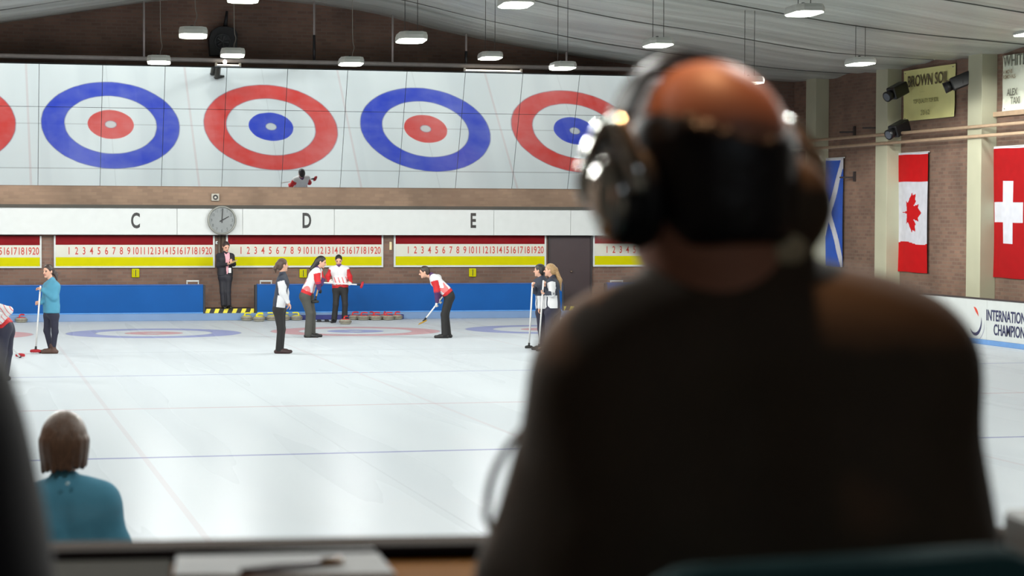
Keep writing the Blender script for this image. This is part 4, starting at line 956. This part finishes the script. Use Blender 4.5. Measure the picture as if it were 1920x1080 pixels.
# 7, 8 the two team-mates in navy
def navy_c(c, m, s, l, f):
    o = m.copy(); t = (m == 0)
    o[t & (s < 0.42) & (s > 0.0) & (f > -0.03) & (np.abs(l) > 0.04)] = 1
    return o
r, q = figure('black-haired player in a navy jacket, half hidden behind the blonde player', 41.0,
       dict(head=(1011.5, 507), neck=(1015, 520.5), pel=(1018, 579), shA=(1007.5, 529, 0.05), shB=(1023, 529, 0.0), elA=(1004.5, 546, -0.1), wrA=(1000.5, 539.5, -0.2), handA=(998, 534, -0.24), elB=(1013, 556, -0.16), wrB=(1011.5, 577, -0.16), handB=(1010, 586, -0.16),
            hipA=(1014, 586), hipB=(1022, 586, 0.02), knA=(1014.5, 616, -0.03), knB=(1022, 616, 0.03), ankA=(1016, 648), ankB=(1024, 648, 0.05), toeA=(1003, 655, -0.06), toeB=(1012, 654, 0.0)), -112, -75, 'short', HB, [JN, JW, JN], NVT, SHB, sleeve=(0, 0), collar=0,
       recolor=navy_c, curl=0.9, flare=0.9, palms={'A': RTH, 'B': RTH})
broom(at(998.5, 530, q['z0']-0.25), gpt0(991.5, 654), 'thin white broom with a small black head held by the black-haired player in navy', BBLK, 0.15)
r, q = figure('player with long blonde ponytail in a navy and white jacket leaning on a broom', 40.35,
       dict(head=(1031, 506.5), neck=(1036, 520.5), pel=(1036.5, 578), shA=(1033, 529, -0.15), shB=(1043, 528, 0.14), elA=(1035, 551, -0.24), wrA=(1023, 552, -0.26), handA=(1016, 549, -0.25), elB=(1030, 545, 0.05), wrB=(1023, 536, -0.15), handB=(1018, 531, -0.2),
            hipA=(1031, 585, -0.07), hipB=(1042, 585, 0.07), knA=(1028.5, 616, -0.07), knB=(1041, 616, 0.08), ankA=(1027, 648, -0.05), ankB=(1038, 650, 0.1), toeA=(1010, 656, -0.06), toeB=(1024, 656, 0.1)), -98, -72, 'tail', HL, [JN, JW, JN], NVT, SHB,
       tail=(1051, 546, 0.0), tail_r=0.042, sleeve=(1, 0), collar=0, recolor=navy_c, curl=1.0, flare=0.9, palms={'A': RTH, 'B': RTH})
broom(at(1019, 526, q['z0']-0.25), gpt0(1010, 656), 'white broom with a black head standing in front of the blonde player', BBLK, 0.2)
# 9 player cut by the left edge, bent over the broom
def stripe_c(c, m, s, l, f):
    o = m.copy(); t = (m == 0); o[t & (s < 0.12)] = 1
    return o
def sleeve_c(c, m, s, l, f):
    o = stripe_c(c, m, s, l, f); sl = m == 2; w = np.sin(((c@RTH)+(c@np.array((0, 0, 1.)))*0.8)*80) > 0.8; o[sl & w] = 3
    return o
r, q = figure('player in white jacket with red trim bending over, cut by the left edge', 32.7,
       dict(head=(-58, 556), neck=(-36, 566), pel=(9, 611), shA=(-20, 571, -0.16), shB=(-26, 565, 0.16), elA=(17, 582, -0.26), wrA=(0, 604, -0.26), handA=(-10, 612, -0.24), elB=(-30, 600, 0.16), wrB=(-28, 625, 0.05), handB=(-26, 636, 0.0),
            hipA=(6, 622, -0.09), hipB=(14, 622, 0.09), knA=(4, 662, -0.1), knB=(14, 662, 0.08), ankA=(-2, 706, -0.1), ankB=(9, 702, 0.1), toeA=(-18, 714, -0.1), toeB=(2, 711, 0.1)), -90, -85, 'short', HD, [JW, JR, JW, JK], NVT, SHB, pitch=40,
       recolor=sleeve_c, hem=0.13, sleeve=(2, 2), gloves=GLR, collar=0, girth=1.08, legr=1.1, flare=1.25, curl=1.0, palms={'A': RTH, 'B': RTH})
broom(at(-40, 588, q['z0']+0.20), gpt0(38, 669.5), 'white broom with a round red head beside the player at the left edge', BRED, 0.17)
# 10 coach near the glass, seen from behind
r, q = figure('woman with a brown bob and teal fleece seen from behind beyond the glass', 9.4,
       dict(head=(121, 824), neck=(121, 905), pel=(140, 1130), shA=(70, 946, 0.0), shB=(190, 938, 0.0), elA=(50, 1032, -0.02), wrA=(78, 1110, 0.14), handA=(96, 1130, 0.2), elB=(219, 1022, -0.02), wrB=(216, 1112, 0.14), handB=(208, 1140, 0.2),
            hipA=(112, 1150), hipB=(168, 1150), knA=(112, 1310), knB=(168, 1310), ankA=(112, 1461), ankB=(168, 1461), toeA=(108, 1490, 0.16), toeB=(172, 1490, 0.16)), 184, 180, 'bob', mat('hair_chestnut', (92, 66, 50), 0.38, var=0.35, vscale=30, bump=0.3, stretch=(6, 6, 0.6)), [TEAL, TEAL, TEAL], NVT, SHB, h=0.0085, hem=0.12, jt=0.024, girth=1.1,
       palms={'A': RTH, 'B': -RTH}, collar=1)
lp = at(127, 906, q['z0']-0.125); G().prism([(-0.008, -0.006), (0.004, -0.009), (0.009, 0.0), (0.004, 0.008), (-0.006, 0.007)], lp, RTH, (0, 0, 1), 0.012).build('logo', mat('logo_pale', (170, 205, 220), 0.6), r)

# ------------------------------------------------------------------ stones, bumper, hacks on the ice
GRAN = mat('granite', (150, 146, 132), 0.35, var=0.35, vscale=60); GRB = mat('granite_band', (118, 112, 100), 0.6, var=0.3, vscale=60)
STY, STR = mat('stone_yellow', (224, 214, 0), 0.35), mat('stone_red', (206, 40, 40), 0.35)
def stone(x, y, colm, label, group, rz):
    r = empty('curling_stone', (x, y, 0), label, 'curling stone', group); o = np.array((x, y, 0.0))
    G().lathe([(0.05, 0.0), (0.10, 0.004), (0.132, 0.025), (0.142, 0.05), (0.142, 0.075), (0.132, 0.098), (0.10, 0.116), (0.03, 0.12)], o, n=32).build('granite_body', GRAN, r, smooth=True)
    G().lathe([(0.1425, 0.044), (0.1455, 0.05), (0.1455, 0.074), (0.1425, 0.08)], o, n=32).build('striking_band', GRB, r, smooth=True)
    G().lathe([(0.105, 0.114), (0.10, 0.122), (0.06, 0.126), (0.012, 0.126)], o, n=24).build('cap', colm, r, smooth=True)
    d = np.array((math.cos(rz), math.sin(rz), 0.0)); u = np.array((0, 0, 1.0))
    pth = smoothpath([o-d*0.05+u*0.122, o-d*0.055+u*0.15, o-d*0.035+u*0.178, o+d*0.02+u*0.184, o+d*0.075+u*0.180, o+d*0.10+u*0.176], 5)
    G().tube(pth, 0.0165, 8).build('handle', colm, r, smooth=True)
def gpt(px, py): return on(px, py, 2, 0.0)
GY, GRd = 'yellow-handled stones parked below the blue board', 'red-handled stones parked below the blue board'
def park(L, colm, group):
    P = np.array([gpt(a[0], a[1])[:2] for a in L]); P[:, 1] = np.minimum(P[:, 1], 51.07)
    for _ in range(200):
        for i in range(len(P)):
            for j in range(i):
                d = P[i]-P[j]; n = np.linalg.norm(d)
                if n < 0.296: P[i] += d/n*(0.297-n)/2; P[j] -= d/n*(0.297-n)/2
        P[:, 1] = np.minimum(P[:, 1], 51.07)
    for p_, a in zip(P, L): stone(p_[0], p_[1], colm, a[3], group, a[2])
YL = (((464, 600.5, 0.2, 'leftmost yellow-handled curling stone, in front of the striped step'), (485.5, 603, -0.3, 'yellow-handled curling stone nearest the camera in its row'), (504, 600.3, 2.9, 'yellow-handled curling stone beside the legs of the player in the navy vest'),
        (525, 600.2, 0.0, 'yellow-handled curling stone mostly behind the legs of the player in the navy vest'), (548, 600.5, 2.6, 'rightmost yellow-handled curling stone, right of the player in the navy vest'), (493, 598.3, 0.5, 'yellow-handled curling stone in the back row against the board'))); park(YL, STY, GY)
RL = (((647.5, 608.0, 0.9, 'lone red-handled curling stone at the feet of the player facing the camera'), (665.5, 599.2, 0.3, 'leftmost red-handled stone of the parked red row'), (681, 600.3, -0.3, 'second red-handled stone of the parked red row'), (704, 600.3, 0.2, 'third red-handled stone of the parked red row'),
        (726, 600.3, -0.2, 'fourth red-handled stone of the parked red row'), (744, 599.2, 0.6, 'rightmost red-handled stone of the parked red row'), (692.5, 597.6, 2.0, 'red-handled stone behind the second and third of the red row'), (714, 597.6, 1.2, 'red-handled stone behind the third and fourth of the red row'))); park(RL, STR, GRd)
c = gpt(39, 603.5); stone(c[0], min(c[1], 51.1), STR, 'red-handled curling stone alone behind the woman in teal', 'red-handled stones parked below the blue board', 0.8)
xa, xb = X_(556, 51.24, 596), X_(757, 51.24, 596)
G().box((xa, 51.235, 0.0), (xb, ICE_Y-0.012, 0.115)).build('foam_bumper', mat('bumper_indigo', (40, 46, 110), 0.7), origin=((xa+xb)/2, 51.25, 0), bevel=0.015, label='low indigo foam bumper along the board behind the red stones', cat='bumper')
c = gpt(606, 603.5); hk = empty('foot_hack', c, 'flat black rubber hack on the ice left of the player facing the camera', 'hack')
G().box(c+np.array((-0.16, -0.14, 0.0)), c+np.array((0.16, 0.14, 0.012))).build('plate', mat('hack_plate', (60, 60, 56), 0.6), hk)
for s in (-1, 1): G().prism([(-0.1, 0.012), (0.08, 0.012), (0.1, 0.05), (0.07, 0.055), (-0.08, 0.02)], c+np.array((s*0.09-0.045, 0, 0)), (0, 1, 0), (0, 0, 1), 0.09).build('foot_rest', BBLK, hk, bevel=0.008)

# ------------------------------------------------------------------ commentary box: window, desk, chair
BA = math.radians(7.0); BE = np.array((math.cos(BA), -math.sin(BA), 0.0)); BN = np.array((math.sin(BA), math.cos(BA), 0.0)); BO = np.array((1.0, 3.42, 0.0)); BR = np.stack([BE, BN, np.array((0, 0, 1.0))], 1)
def bhit(px, py, v):
    d = ray(px, py); t = (v+BO@BN-EYEP@BN)/(d@BN); return EYEP+d*t
def bu(p): return float((np.array(p)-BO)@BE)
def bp(u, v, z): return BO+BE*u+BN*v+np.array((0, 0, z))
ZS = float(bhit(500, 1012, 0.05)[2]); ZD = float(bhit(500, 1046, -0.06)[2])
U0, U1 = -2.3, 2.6; ZT = 3.85; ZF = 1.3
FRM = mat('frame_grey', (70, 69, 62), 0.85, spec=0.06, var=0.15, vscale=5, stretch=(1, 1, 8)); INW = mat('box_wall', (120, 112, 102), 0.8); DKW = mat('box_floor', (60, 52, 48), 0.8)
wd = empty('window_1', bp(0, 0, ZS), kind='structure')
G().box((U0, -0.06, ZD-0.01), (U1, 0.06, ZS-0.02), R=BR, org=BO).build('sill_rail', FRM, wd, bevel=0.006)
G().box((U0, -0.04, ZS-0.02), (U1, 0.07, ZS), R=BR, org=BO).build('sill_bead', mat('sill_brown', (66, 52, 42), 0.85, spec=0.06), wd, bevel=0.004)
G().box((U0, -0.06, ZT-0.08), (U1, 0.06, ZT), R=BR, org=BO).build('head_rail', FRM, wd)
for a in (U0, U1-0.08): G().box((a, -0.06, ZS), (a+0.08, 0.06, ZT-0.08), R=BR, org=BO).build('jamb', FRM, wd)
gm = bpy.data.materials.new('window_glass'); gm.use_nodes = True; nt = gm.node_tree
tr = nt.nodes.new('ShaderNodeBsdfTransparent'); gs = nt.nodes.new('ShaderNodeBsdfGlossy'); mxs = nt.nodes.new('ShaderNodeMixShader'); fr = nt.nodes.new('ShaderNodeFresnel')
fr.inputs[0].default_value = 1.25; gs.inputs['Roughness'].default_value = 0.02; tr.inputs[0].default_value = (0.985, 0.99, 0.985, 1)
nt.links.new(fr.outputs[0], mxs.inputs[0]); nt.links.new(tr.outputs[0], mxs.inputs[1]); nt.links.new(gs.outputs[0], mxs.inputs[2]); nt.links.new(mxs.outputs[0], nt.nodes['Material Output'].inputs['Surface'])
G().box((U0+0.08, 0.0, ZS), (U1-0.08, 0.006, ZT-0.08), R=BR, org=BO).build('pane', gm, wd)
G().box((-9.5, -0.06, -0.2), (21.5, 0.06, ZD-0.012), R=BR, org=BO).build('wall_near', INW, kind='structure')
G().box((-9.5, -0.06, ZT), (21.5, 0.06, 8.0), R=BR, org=BO).build('wall_near_top', INW, kind='structure')
G().box((-9.5, -0.06, ZD-0.012), (U0, 0.06, ZT), R=BR, org=BO).build('wall_near_left', INW, kind='structure')
G().box((U1, -0.06, ZD-0.012), (21.5, 0.06, ZT), R=BR, org=BO).build('wall_near_right', INW, kind='structure')
G().box((U0-0.1, -5.0, ZF-0.1), (U1+0.1, -0.06, ZF), R=BR, org=BO).build('floor_box', DKW, kind='structure')
G().box((U0-0.1, -5.0, ZT+0.1), (U1+0.1, -0.06, ZT+0.2), R=BR, org=BO).build('ceiling_box', INW, kind='structure')
G().box((U0-0.1, -5.1, ZF-0.1), (U1+0.1, -5.0, ZT+0.2), R=BR, org=BO).build('wall_back_box', INW, kind='structure')
for a in (U0-0.1, U1): G().box((a, -5.0, ZF), (a+0.1, -0.06, ZT+0.1), R=BR, org=BO).build('wall_side_box', INW, kind='structure')
dk = empty('desk', bp(0, -0.4, ZF), 'orange-brown wooden desk under the window, mostly below the frame', 'desk')
WOOD = mat('desk_wood', (196, 126, 40), 0.8, spec=0.04, var=0.15, vscale=4, stretch=(1, 12, 1))
G().box((U0+0.05, -0.62, ZD-0.04), (U1-0.05, -0.062, ZD), R=BR, org=BO).build('desk_top', WOOD, dk, bevel=0.005)
for u in (U0+0.3, -0.2, 1.4, U1-0.35):
    G().box((u, -0.56, ZF), (u+0.05, -0.1, ZD-0.04), R=BR, org=BO).build('leg', mat('desk_leg', (70, 66, 62), 0.5), dk)
G().box((U0+0.05, -0.1, ZD), (U1-0.05, -0.062, ZD+0.012), R=BR, org=BO).build('base_strip', mat('strip_black', (24, 20, 22), 0.95, spec=0.0), dk)  # plain black strip along the foot of the window frame
def dpt(px, py, z=None): return on(px, py, 2, ZD if z is None else z)
PAP = mat('paper_white', (246, 248, 250), 0.8)
ml = [dpt(-60, 1110), dpt(318, 1106), dpt(322, 1052), dpt(-50, 1064)]; mc = sum(ml)/4
G().prism([((p-mc)@BE, (p-mc)@BN) for p in ml], mc, BE, BN, 0.008).build('desk_mat', mat('mat_grey', (84, 80, 70), 0.9, spec=0.05, var=0.2, vscale=30, stretch=(1, 8, 1)), origin=mc, label='dark grey mat lying on the desk left of the white paper pad', cat='mat')
pc = [dpt(325, 1092), dpt(742, 1090), dpt(700, 1040), dpt(332, 1050)]
ctr = sum(pc)/4; pp_ = [((p-ctr)@BE, (p-ctr)@BN) for p in pc]
G().prism(pp_, ctr, BE, BN, 0.012).build('notepad', PAP, origin=ctr, label='white paper pad lying on the desk below the window frame', cat='paper')
pn = empty('pencil', dpt(560, 1060, ZD+0.017), 'dark red pencil with golden end lying on the white paper pad', 'pencil')
pa, pb, pe = dpt(452, 1072, ZD+0.0175), dpt(602, 1054, ZD+0.0175), dpt(640, 1049.5, ZD+0.0175)
G().cyl(pa, pb, 0.005, n=8).build('shaft', mat('pencil_maroon', (72, 34, 44), 0.4), pn, smooth=True)
G().cyl(pb, pe, 0.006, n=8).build('golden_end', mat('pencil_gold', (196, 142, 58), 0.35), pn, smooth=True)
mx0 = dpt(1890, 1010); am = empty('audio_mixer', mx0, 'grey audio mixing unit on the desk at the right edge beside the man', 'audio mixer')
ua, ub = bu(dpt(1828, 1010)), bu(dpt(1828, 1010))+0.34; va = float((mx0-BO)@BN)
zt_ = ZD+0.07
G().box((ua, -0.36, ZD), (ub, -0.11, zt_), R=BR, org=BO).build('case', mat('mixer_grey', (74, 76, 70), 0.5), am, bevel=0.01)
for i in range(4):
    for j in range(3):
        c = bp(ua+0.05+i*0.07, -0.31+j*0.07, zt_); G().cyl(c, c+np.array((0, 0, 0.022)), 0.013, 0.010, 10).build('knob', mat('knob_cream', (170, 168, 130), 0.4), am, smooth=True)
G().box((ua+0.02, -0.368, ZD+0.015), (ub-0.02, -0.36, ZD+0.03), R=BR, org=BO).build('red_stripe', mat('mixer_red', (120, 30, 38), 0.5), am)
cb = smoothpath([bp(ua+0.07, -0.2, zt_), bp(ua+0.09, -0.2, zt_+0.05), bp(ua+0.15, -0.18, zt_+0.075), bp(ua+0.26, -0.16, zt_+0.06), bp(ua+0.31, -0.15, zt_)], 6)
G().tube(cb, 0.006, 8).build('patch_cable', mat('cable_mauve', (78, 62, 72), 0.5), am, smooth=True)

def seated(label, z0, J, ang, pitch, hairmode, jm, girth=1.0, hs=1.12, armr=0.07, elr=0.061, name='person', h=0.008):
    W = lambda k: at(J[k][0], J[k][1], z0+(J[k][2] if len(J[k]) > 2 else 0.0)); q = {k: W(k) for k in J}
    a = math.radians(ang); Fh = -math.cos(a)*FWH+math.sin(a)*RTH; ph = math.radians(pitch); Fd = Fh*math.cos(ph)-np.array((0, 0, 1))*math.sin(ph); Uu = np.array((0, 0, 1))*math.cos(ph)+Fh*math.sin(ph)
    root = empty(name, (q['pel'][0], q['pel'][1], ZF), label, 'person')
    pv, nb, hc = q['pel'], q['neck'], q['head']; sd = nrm(nb-pv); L_ = np.linalg.norm(nb-pv); Lb = nrm(RTH-sd*(RTH@sd)); Fb = np.cross(Lb, sd)*-1
    Fb = FWH
    B, H, T, R, K = SDF(), SDF(), SDF(), SDF(), SDF()
    headparts(B, None, hc, Fd, Uu, hs)
    B.cap(nb-sd*0.05, hc-Uu*0.07*hs-Fd*0.02, 0.066, 0.062, 0, 0.04)
    for e in (-1, 1): B.cap(pv+Lb*e*0.07, pv+sd*L_*0.8+Lb*e*0.09, 0.10, 0.10, 0, 0.06)
    A = np.stack([np.cross(Uu, Fd), Fd, Uu])
    P = lambda l, f, u: hc+(A[0]*l+A[1]*f+A[2]*u)*hs
    H.ell(P(0, -0.012, 0.015), np.array((0.0775, 0.0965, 0.0905))*hs, A, 0, 0.02); H.ell(P(0, -0.045, -0.045), np.array((0.060, 0.052, 0.05))*hs, A, 0, 0.03)
    H.cut(P(0, 0.02, 0.0), A[1]); H.cut(P(0, 0, -0.072), -A[2])
    if hairmode == 'bald': H.sub(P(0, -0.03, 0.105), np.array((0.069, 0.14, 0.096))*hs, A)
    B_parts = B
    for e in 'AB':
        wr, el, sh = q['wr'+e], q['el'+e], q['sh'+e]
        B.cap(sh, el, 0.05, 0.042, 0, 0.03); B.cap(el, wr, 0.042, 0.03, 0, 0.03); hand(B, wr, q['hand'+e]-wr, (0, 0, -1), 1.08, 0.5, 0, 1 if e == 'B' else -1)
        hp = pv+Lb*(-0.09 if e == 'A' else 0.09)+np.array((0, 0, -0.02)); kn = hp+FWH*0.44+np.array((0, 0, 0.0)); an = np.array((kn[0], kn[1], ZF+0.09))
        B.cap(hp, kn, 0.08, 0.055, 0, 0.03); B.cap(kn, an, 0.052, 0.036, 0, 0.03)
        R.cap(hp, kn, 0.098, 0.075, 0, 0.05); R.cap(kn, an, 0.075, 0.06, 0, 0.03)
        S = SDF(); S.cap(an+np.array((0, 0, -0.05)), np.array((an[0], an[1], ZF+0.035))+FWH*0.19, 0.042, 0.035, 0, 0.03).cap(an, an+np.array((0, 0, -0.05)), 0.047, 0.045, 0, 0.03).cut((0, 0, ZF+0.002), (0, 0, -1)); S.build('shoe', [SHB], root, 0.009)
        T.cap(nb-sd*0.035, sh, 0.072, armr, 0, 0.05); T.cap(sh, el, armr, elr, 0, 0.04); T.cap(el, wr-(wr-el)*0.06, elr, 0.045, 0, 0.03)
    for e in (-1, 1):
        T.cap(pv+Lb*e*0.09*girth, pv+sd*L_*0.45+Lb*e*0.10*girth, 0.125*girth, 0.125*girth, 0, 0.08)
        T.cap(pv+sd*L_*0.45+Lb*e*0.10*girth, pv+sd*L_*0.82+Lb*e*0.10*girth, 0.125*girth, 0.10*girth, 0, 0.08)
        R.cap(pv+Lb*e*0.08, pv+sd*0.06+Lb*e*0.08, 0.118, 0.11, 0, 0.05)
    # folded collar
    cA_ = nb+sd*0.028-Lb*0.045; cB_ = nb+sd*0.078+Lb*0.050
    T.cap(cA_+sd*0.015, cB_+sd*0.015, 0.056, 0.056, 1, 0.02); T.cap(cA_, cA_+FWH*0.10-sd*0.02, 0.036, 0.03, 1, 0.02); T.cap(cB_, cB_+FWH*0.10-sd*0.03, 0.036, 0.03, 1, 0.02)
    T.cut(pv-sd*0.12, -sd)
    for e in (-1, 1): K.cap(nb+sd*0.05+Lb*e*0.04-FWH*0.02, nb+sd*0.03+Lb*e*0.045+FWH*0.06, 0.028, 0.022, 0, 0.02)
    K.cap(nb+sd*0.05-Lb*0.04-FWH*0.02, nb+sd*0.05+Lb*0.04-FWH*0.02, 0.028, 0.028, 0, 0.02)
    B.build('body', [SKIN2, LIP, EYEM], root, h); H.build('hair', [HB], root, h); T.build('jacket', jm, root, h); R.build('trousers', [SUIT], root, 0.01); K.build('shirt_collar', [mat('shirt_cream', (214, 196, 160), 0.7)], root, 0.006)
    return root, q, P, A, hs
JBR = mat('jacket_brown', (80, 65, 50), 0.8, var=0.15, vscale=9, bump=0.15); JBC = mat('jacket_collar', (86, 70, 54), 0.8)
MJ = dict(head=(1316, 336), neck=(1388, 550), pel=(1430, 1480), shA=(1152, 722), shB=(1700, 698, 0.02), elA=(1003, 1085, 0.06), wrA=(1120, 1100, 0.36), handA=(1180, 1100, 0.46), elB=(1742, 1075, 0.05), wrB=(1600, 1090, 0.36), handB=(1540, 1090, 0.46))
man, q, P, A, hs = seated('large bald man in a dark brown jacket seen from behind, wearing headphones', 2.35, MJ, -148, 8, 'bald', [JBR, JBC], 1.05, 1.13)
# headphones
hp_ = empty('headphones', q['head'], 'black and silver headphones with a cable, worn by the bald man', 'headphones')
HPB, HPS = mat('headphone_black', (20, 22, 26), 0.4), mat('headphone_silver', (214, 216, 210), 0.12, 0.9)
ear = lambda s, l=0.080: P(s*l, -0.004, -0.02)
arc = [P(0.091*math.cos(t), 0.012, -0.01+0.126*math.sin(t)) for t in np.linspace(0.25, math.pi-0.25, 25)]
g = G(); w2 = A[1]*0.021; vs = []
for i, p in enumerate(arc):
    o_ = nrm(p-P(0, 0.012, -0.01)); vs += [p-w2, p-w2+o_*0.012, p+w2+o_*0.012, p+w2]
fs = [(i*4+k, i*4+(k+1) % 4, (i+1)*4+(k+1) % 4, (i+1)*4+k) for i in range(24) for k in range(4)]+[(3, 2, 1, 0), (96, 97, 98, 99)]
g.add(vs, fs).build('headband', HPB, hp_, bevel=0.003)
for s in (-1, 1):
    X = A[0]*s; c = ear(s)
    G().lathe([(0.030, -0.012), (0.043, -0.01), (0.047, 0.003), (0.043, 0.016), (0.03, 0.017)], c, A[1], A[2], X, 32, sa=0.86, sb=1.2).build('ear_cushion', mat('cushion_black', (18, 18, 20), 0.6), hp_, smooth=True)
    cu = G().lathe([(0.043, 0.014), (0.045, 0.022), (0.041, 0.034), (0.030, 0.041), (0.012, 0.044)], c, A[1], A[2], X, 32, sa=0.86, sb=1.2).build('ear_cup', HPB, hp_, smooth=True)
    G().lathe([(0.036, 0.035), (0.039, 0.040), (0.033, 0.045), (0.012, 0.048)], c, A[1], A[2], X, 32, sa=0.86, sb=1.2).build('cup_plate', HPS, cu, smooth=True)
    yk = smoothpath([c+X*0.03+A[1]*0.047, c+X*0.034+A[1]*0.046+A[2]*0.03, c+X*0.028+A[1]*0.02+A[2]*0.072, c+X*0.022+A[2]*0.085, c+X*0.028-A[1]*0.02+A[2]*0.072, c+X*0.034-A[1]*0.046+A[2]*0.03, c+X*0.03-A[1]*0.047], 5)
    G().tube(yk, 0.010, 10).build('yoke', HPS, hp_, smooth=True)
    G().cyl(c+X*0.020+A[2]*0.08, P(s*0.091*math.cos(0.3), 0.012, -0.01+0.126*math.sin(0.3)), 0.013, 0.011, 12).build('slider', HPS, hp_, smooth=True)
c = ear(-1)-A[0]*0.03; mb0 = c-A[2]*0.055
G().lathe([(0.002, -0.012), (0.009, -0.009), (0.012, 0.0), (0.009, 0.009), (0.002, 0.012)], mb0-A[2]*0.004, A[1], A[2], A[0], 16).build('boom_hinge', HPS, hp_, smooth=True)
bm_ = smoothpath([mb0, mb0+A[1]*0.05-A[2]*0.02, mb0+A[1]*0.10-A[2]*0.03+A[0]*0.03, mb0+A[1]*0.12-A[2]*0.03+A[0]*0.06], 5)
G().tube(bm_, 0.003, 6).build('microphone_boom', HPB, hp_, smooth=True)
G().cyl(bm_[-1], bm_[-1]+A[0]*0.03, 0.011, 0.010, 12).build('microphone', mat('foam_black', (20, 20, 20), 0.9), hp_, smooth=True)
cab = smoothpath([mb0-A[2]*0.008, mb0-A[2]*0.06+FWH*0.10, at(1140, 640, 2.58), at(1030, 760, 2.52), at(996, 790, 2.40), at(955, 835, 2.37), at(925, 890, 2.37), at(914, 945, 2.40), at(918, 985, 2.48), dpt(960, 1050, ZD+0.006)], 7)
G().tube(cab, 0.0042, 8).build('cable', mat('cable_grey_dark', (58, 54, 58), 0.5), hp_, smooth=True)
# chair
ch = empty('office_chair', (at(1430, 1000, 2.2)[0], at(1430, 1000, 2.2)[1], ZF), 'dark teal upholstered chair back in front of the bald man along the bottom edge', 'chair')
CHT = mat('chair_teal', (46, 92, 94), 0.8, var=0.1, vscale=20)
tl, trr = at(1150, 1062, 1.98), at(1960, 1008, 2.08); e_ = trr-tl; Wd = np.linalg.norm(e_); e_ /= Wd; nn_ = nrm(np.cross(e_, (0, 0, 1))); dn = np.cross(nn_, e_)
Hh = 0.42; rr_ = 0.07; poly = []
for cx_, cy_, a0 in ((rr_, -rr_, 180), (Wd-rr_, -rr_, 90), (Wd-rr_, -Hh+rr_, 0), (rr_, -Hh+rr_, -90)):
    for k in range(7): a = math.radians(a0-15*k); poly.append((cx_+rr_*math.cos(a), cy_+rr_*math.sin(a)))
upv = np.cross(e_, nn_)*-1
upv = upv if upv[2] > 0 else -upv
G().prism(poly[::-1], tl-nn_*0.0, e_, upv, 0.05).build('backrest', CHT, ch, bevel=0.018)
sc_ = np.array(ch.location); seatz = float(at(1430, 1480, 2.35)[2])-0.13
SC_ = np.array((q['pel'][0], q['pel'][1], 0))
G().box((-0.25, -0.24, seatz-0.07), (0.25, 0.26, seatz), R=np.stack([RTH, FWH, np.array((0, 0, 1.0))], 1), org=SC_).build('seat', CHT, ch, bevel=0.03)
G().cyl(SC_+np.array((0, 0, ZF+0.1)), SC_+np.array((0, 0, seatz-0.07)), 0.028, n=14).build('column', BLACKM, ch, smooth=True)
mid = (tl+trr)/2
G().tube(smoothpath([SC_-FWH*0.2+np.array((0, 0, seatz-0.09)), np.array((mid[0], mid[1], seatz-0.05))-FWH*0.04, mid-upv*0.25-FWH*0.03], 5), 0.02, 8).build('back_post', BLACKM, ch, smooth=True)
for k in range(5):
    a = k*2*math.pi/5; d = np.array((math.cos(a), math.sin(a), 0)); G().cyl(SC_+np.array((0, 0, ZF+0.11)), SC_+d*0.3+np.array((0, 0, ZF+0.07)), 0.026, 0.018, 10).build('base_leg', BLACKM, ch, smooth=True)
    lo_ = SC_+d*0.3; G().cyl(lo_+np.cross(d, (0, 0, 1))*0.02+np.array((0, 0, ZF+0.03)), lo_-np.cross(d, (0, 0, 1))*0.02+np.array((0, 0, ZF+0.03)), 0.03, n=14).build('caster', BLACKM, ch, smooth=True)
# second commentator at the left edge
seated('dark-clothed person at the left edge, only a shoulder and sleeve in view', 2.05, dict(head=(-420, 270), neck=(-405, 560), pel=(-400, 1500), shA=(-720, 740), shB=(-142, 830, 0.0), elA=(-740, 1130, 0.06), wrA=(-600, 1130, 0.36), handA=(-540, 1120, 0.46), elB=(-84, 1170, 0.06), wrB=(-210, 1150, 0.40), handB=(-270, 1140, 0.50)),
       180, 8, 'full', [mat('jacket_dark', (34, 34, 40), 0.8), mat('jacket_dark', (34, 34, 40), 0.8)], 1.0, 1.05, 0.066, 0.06)
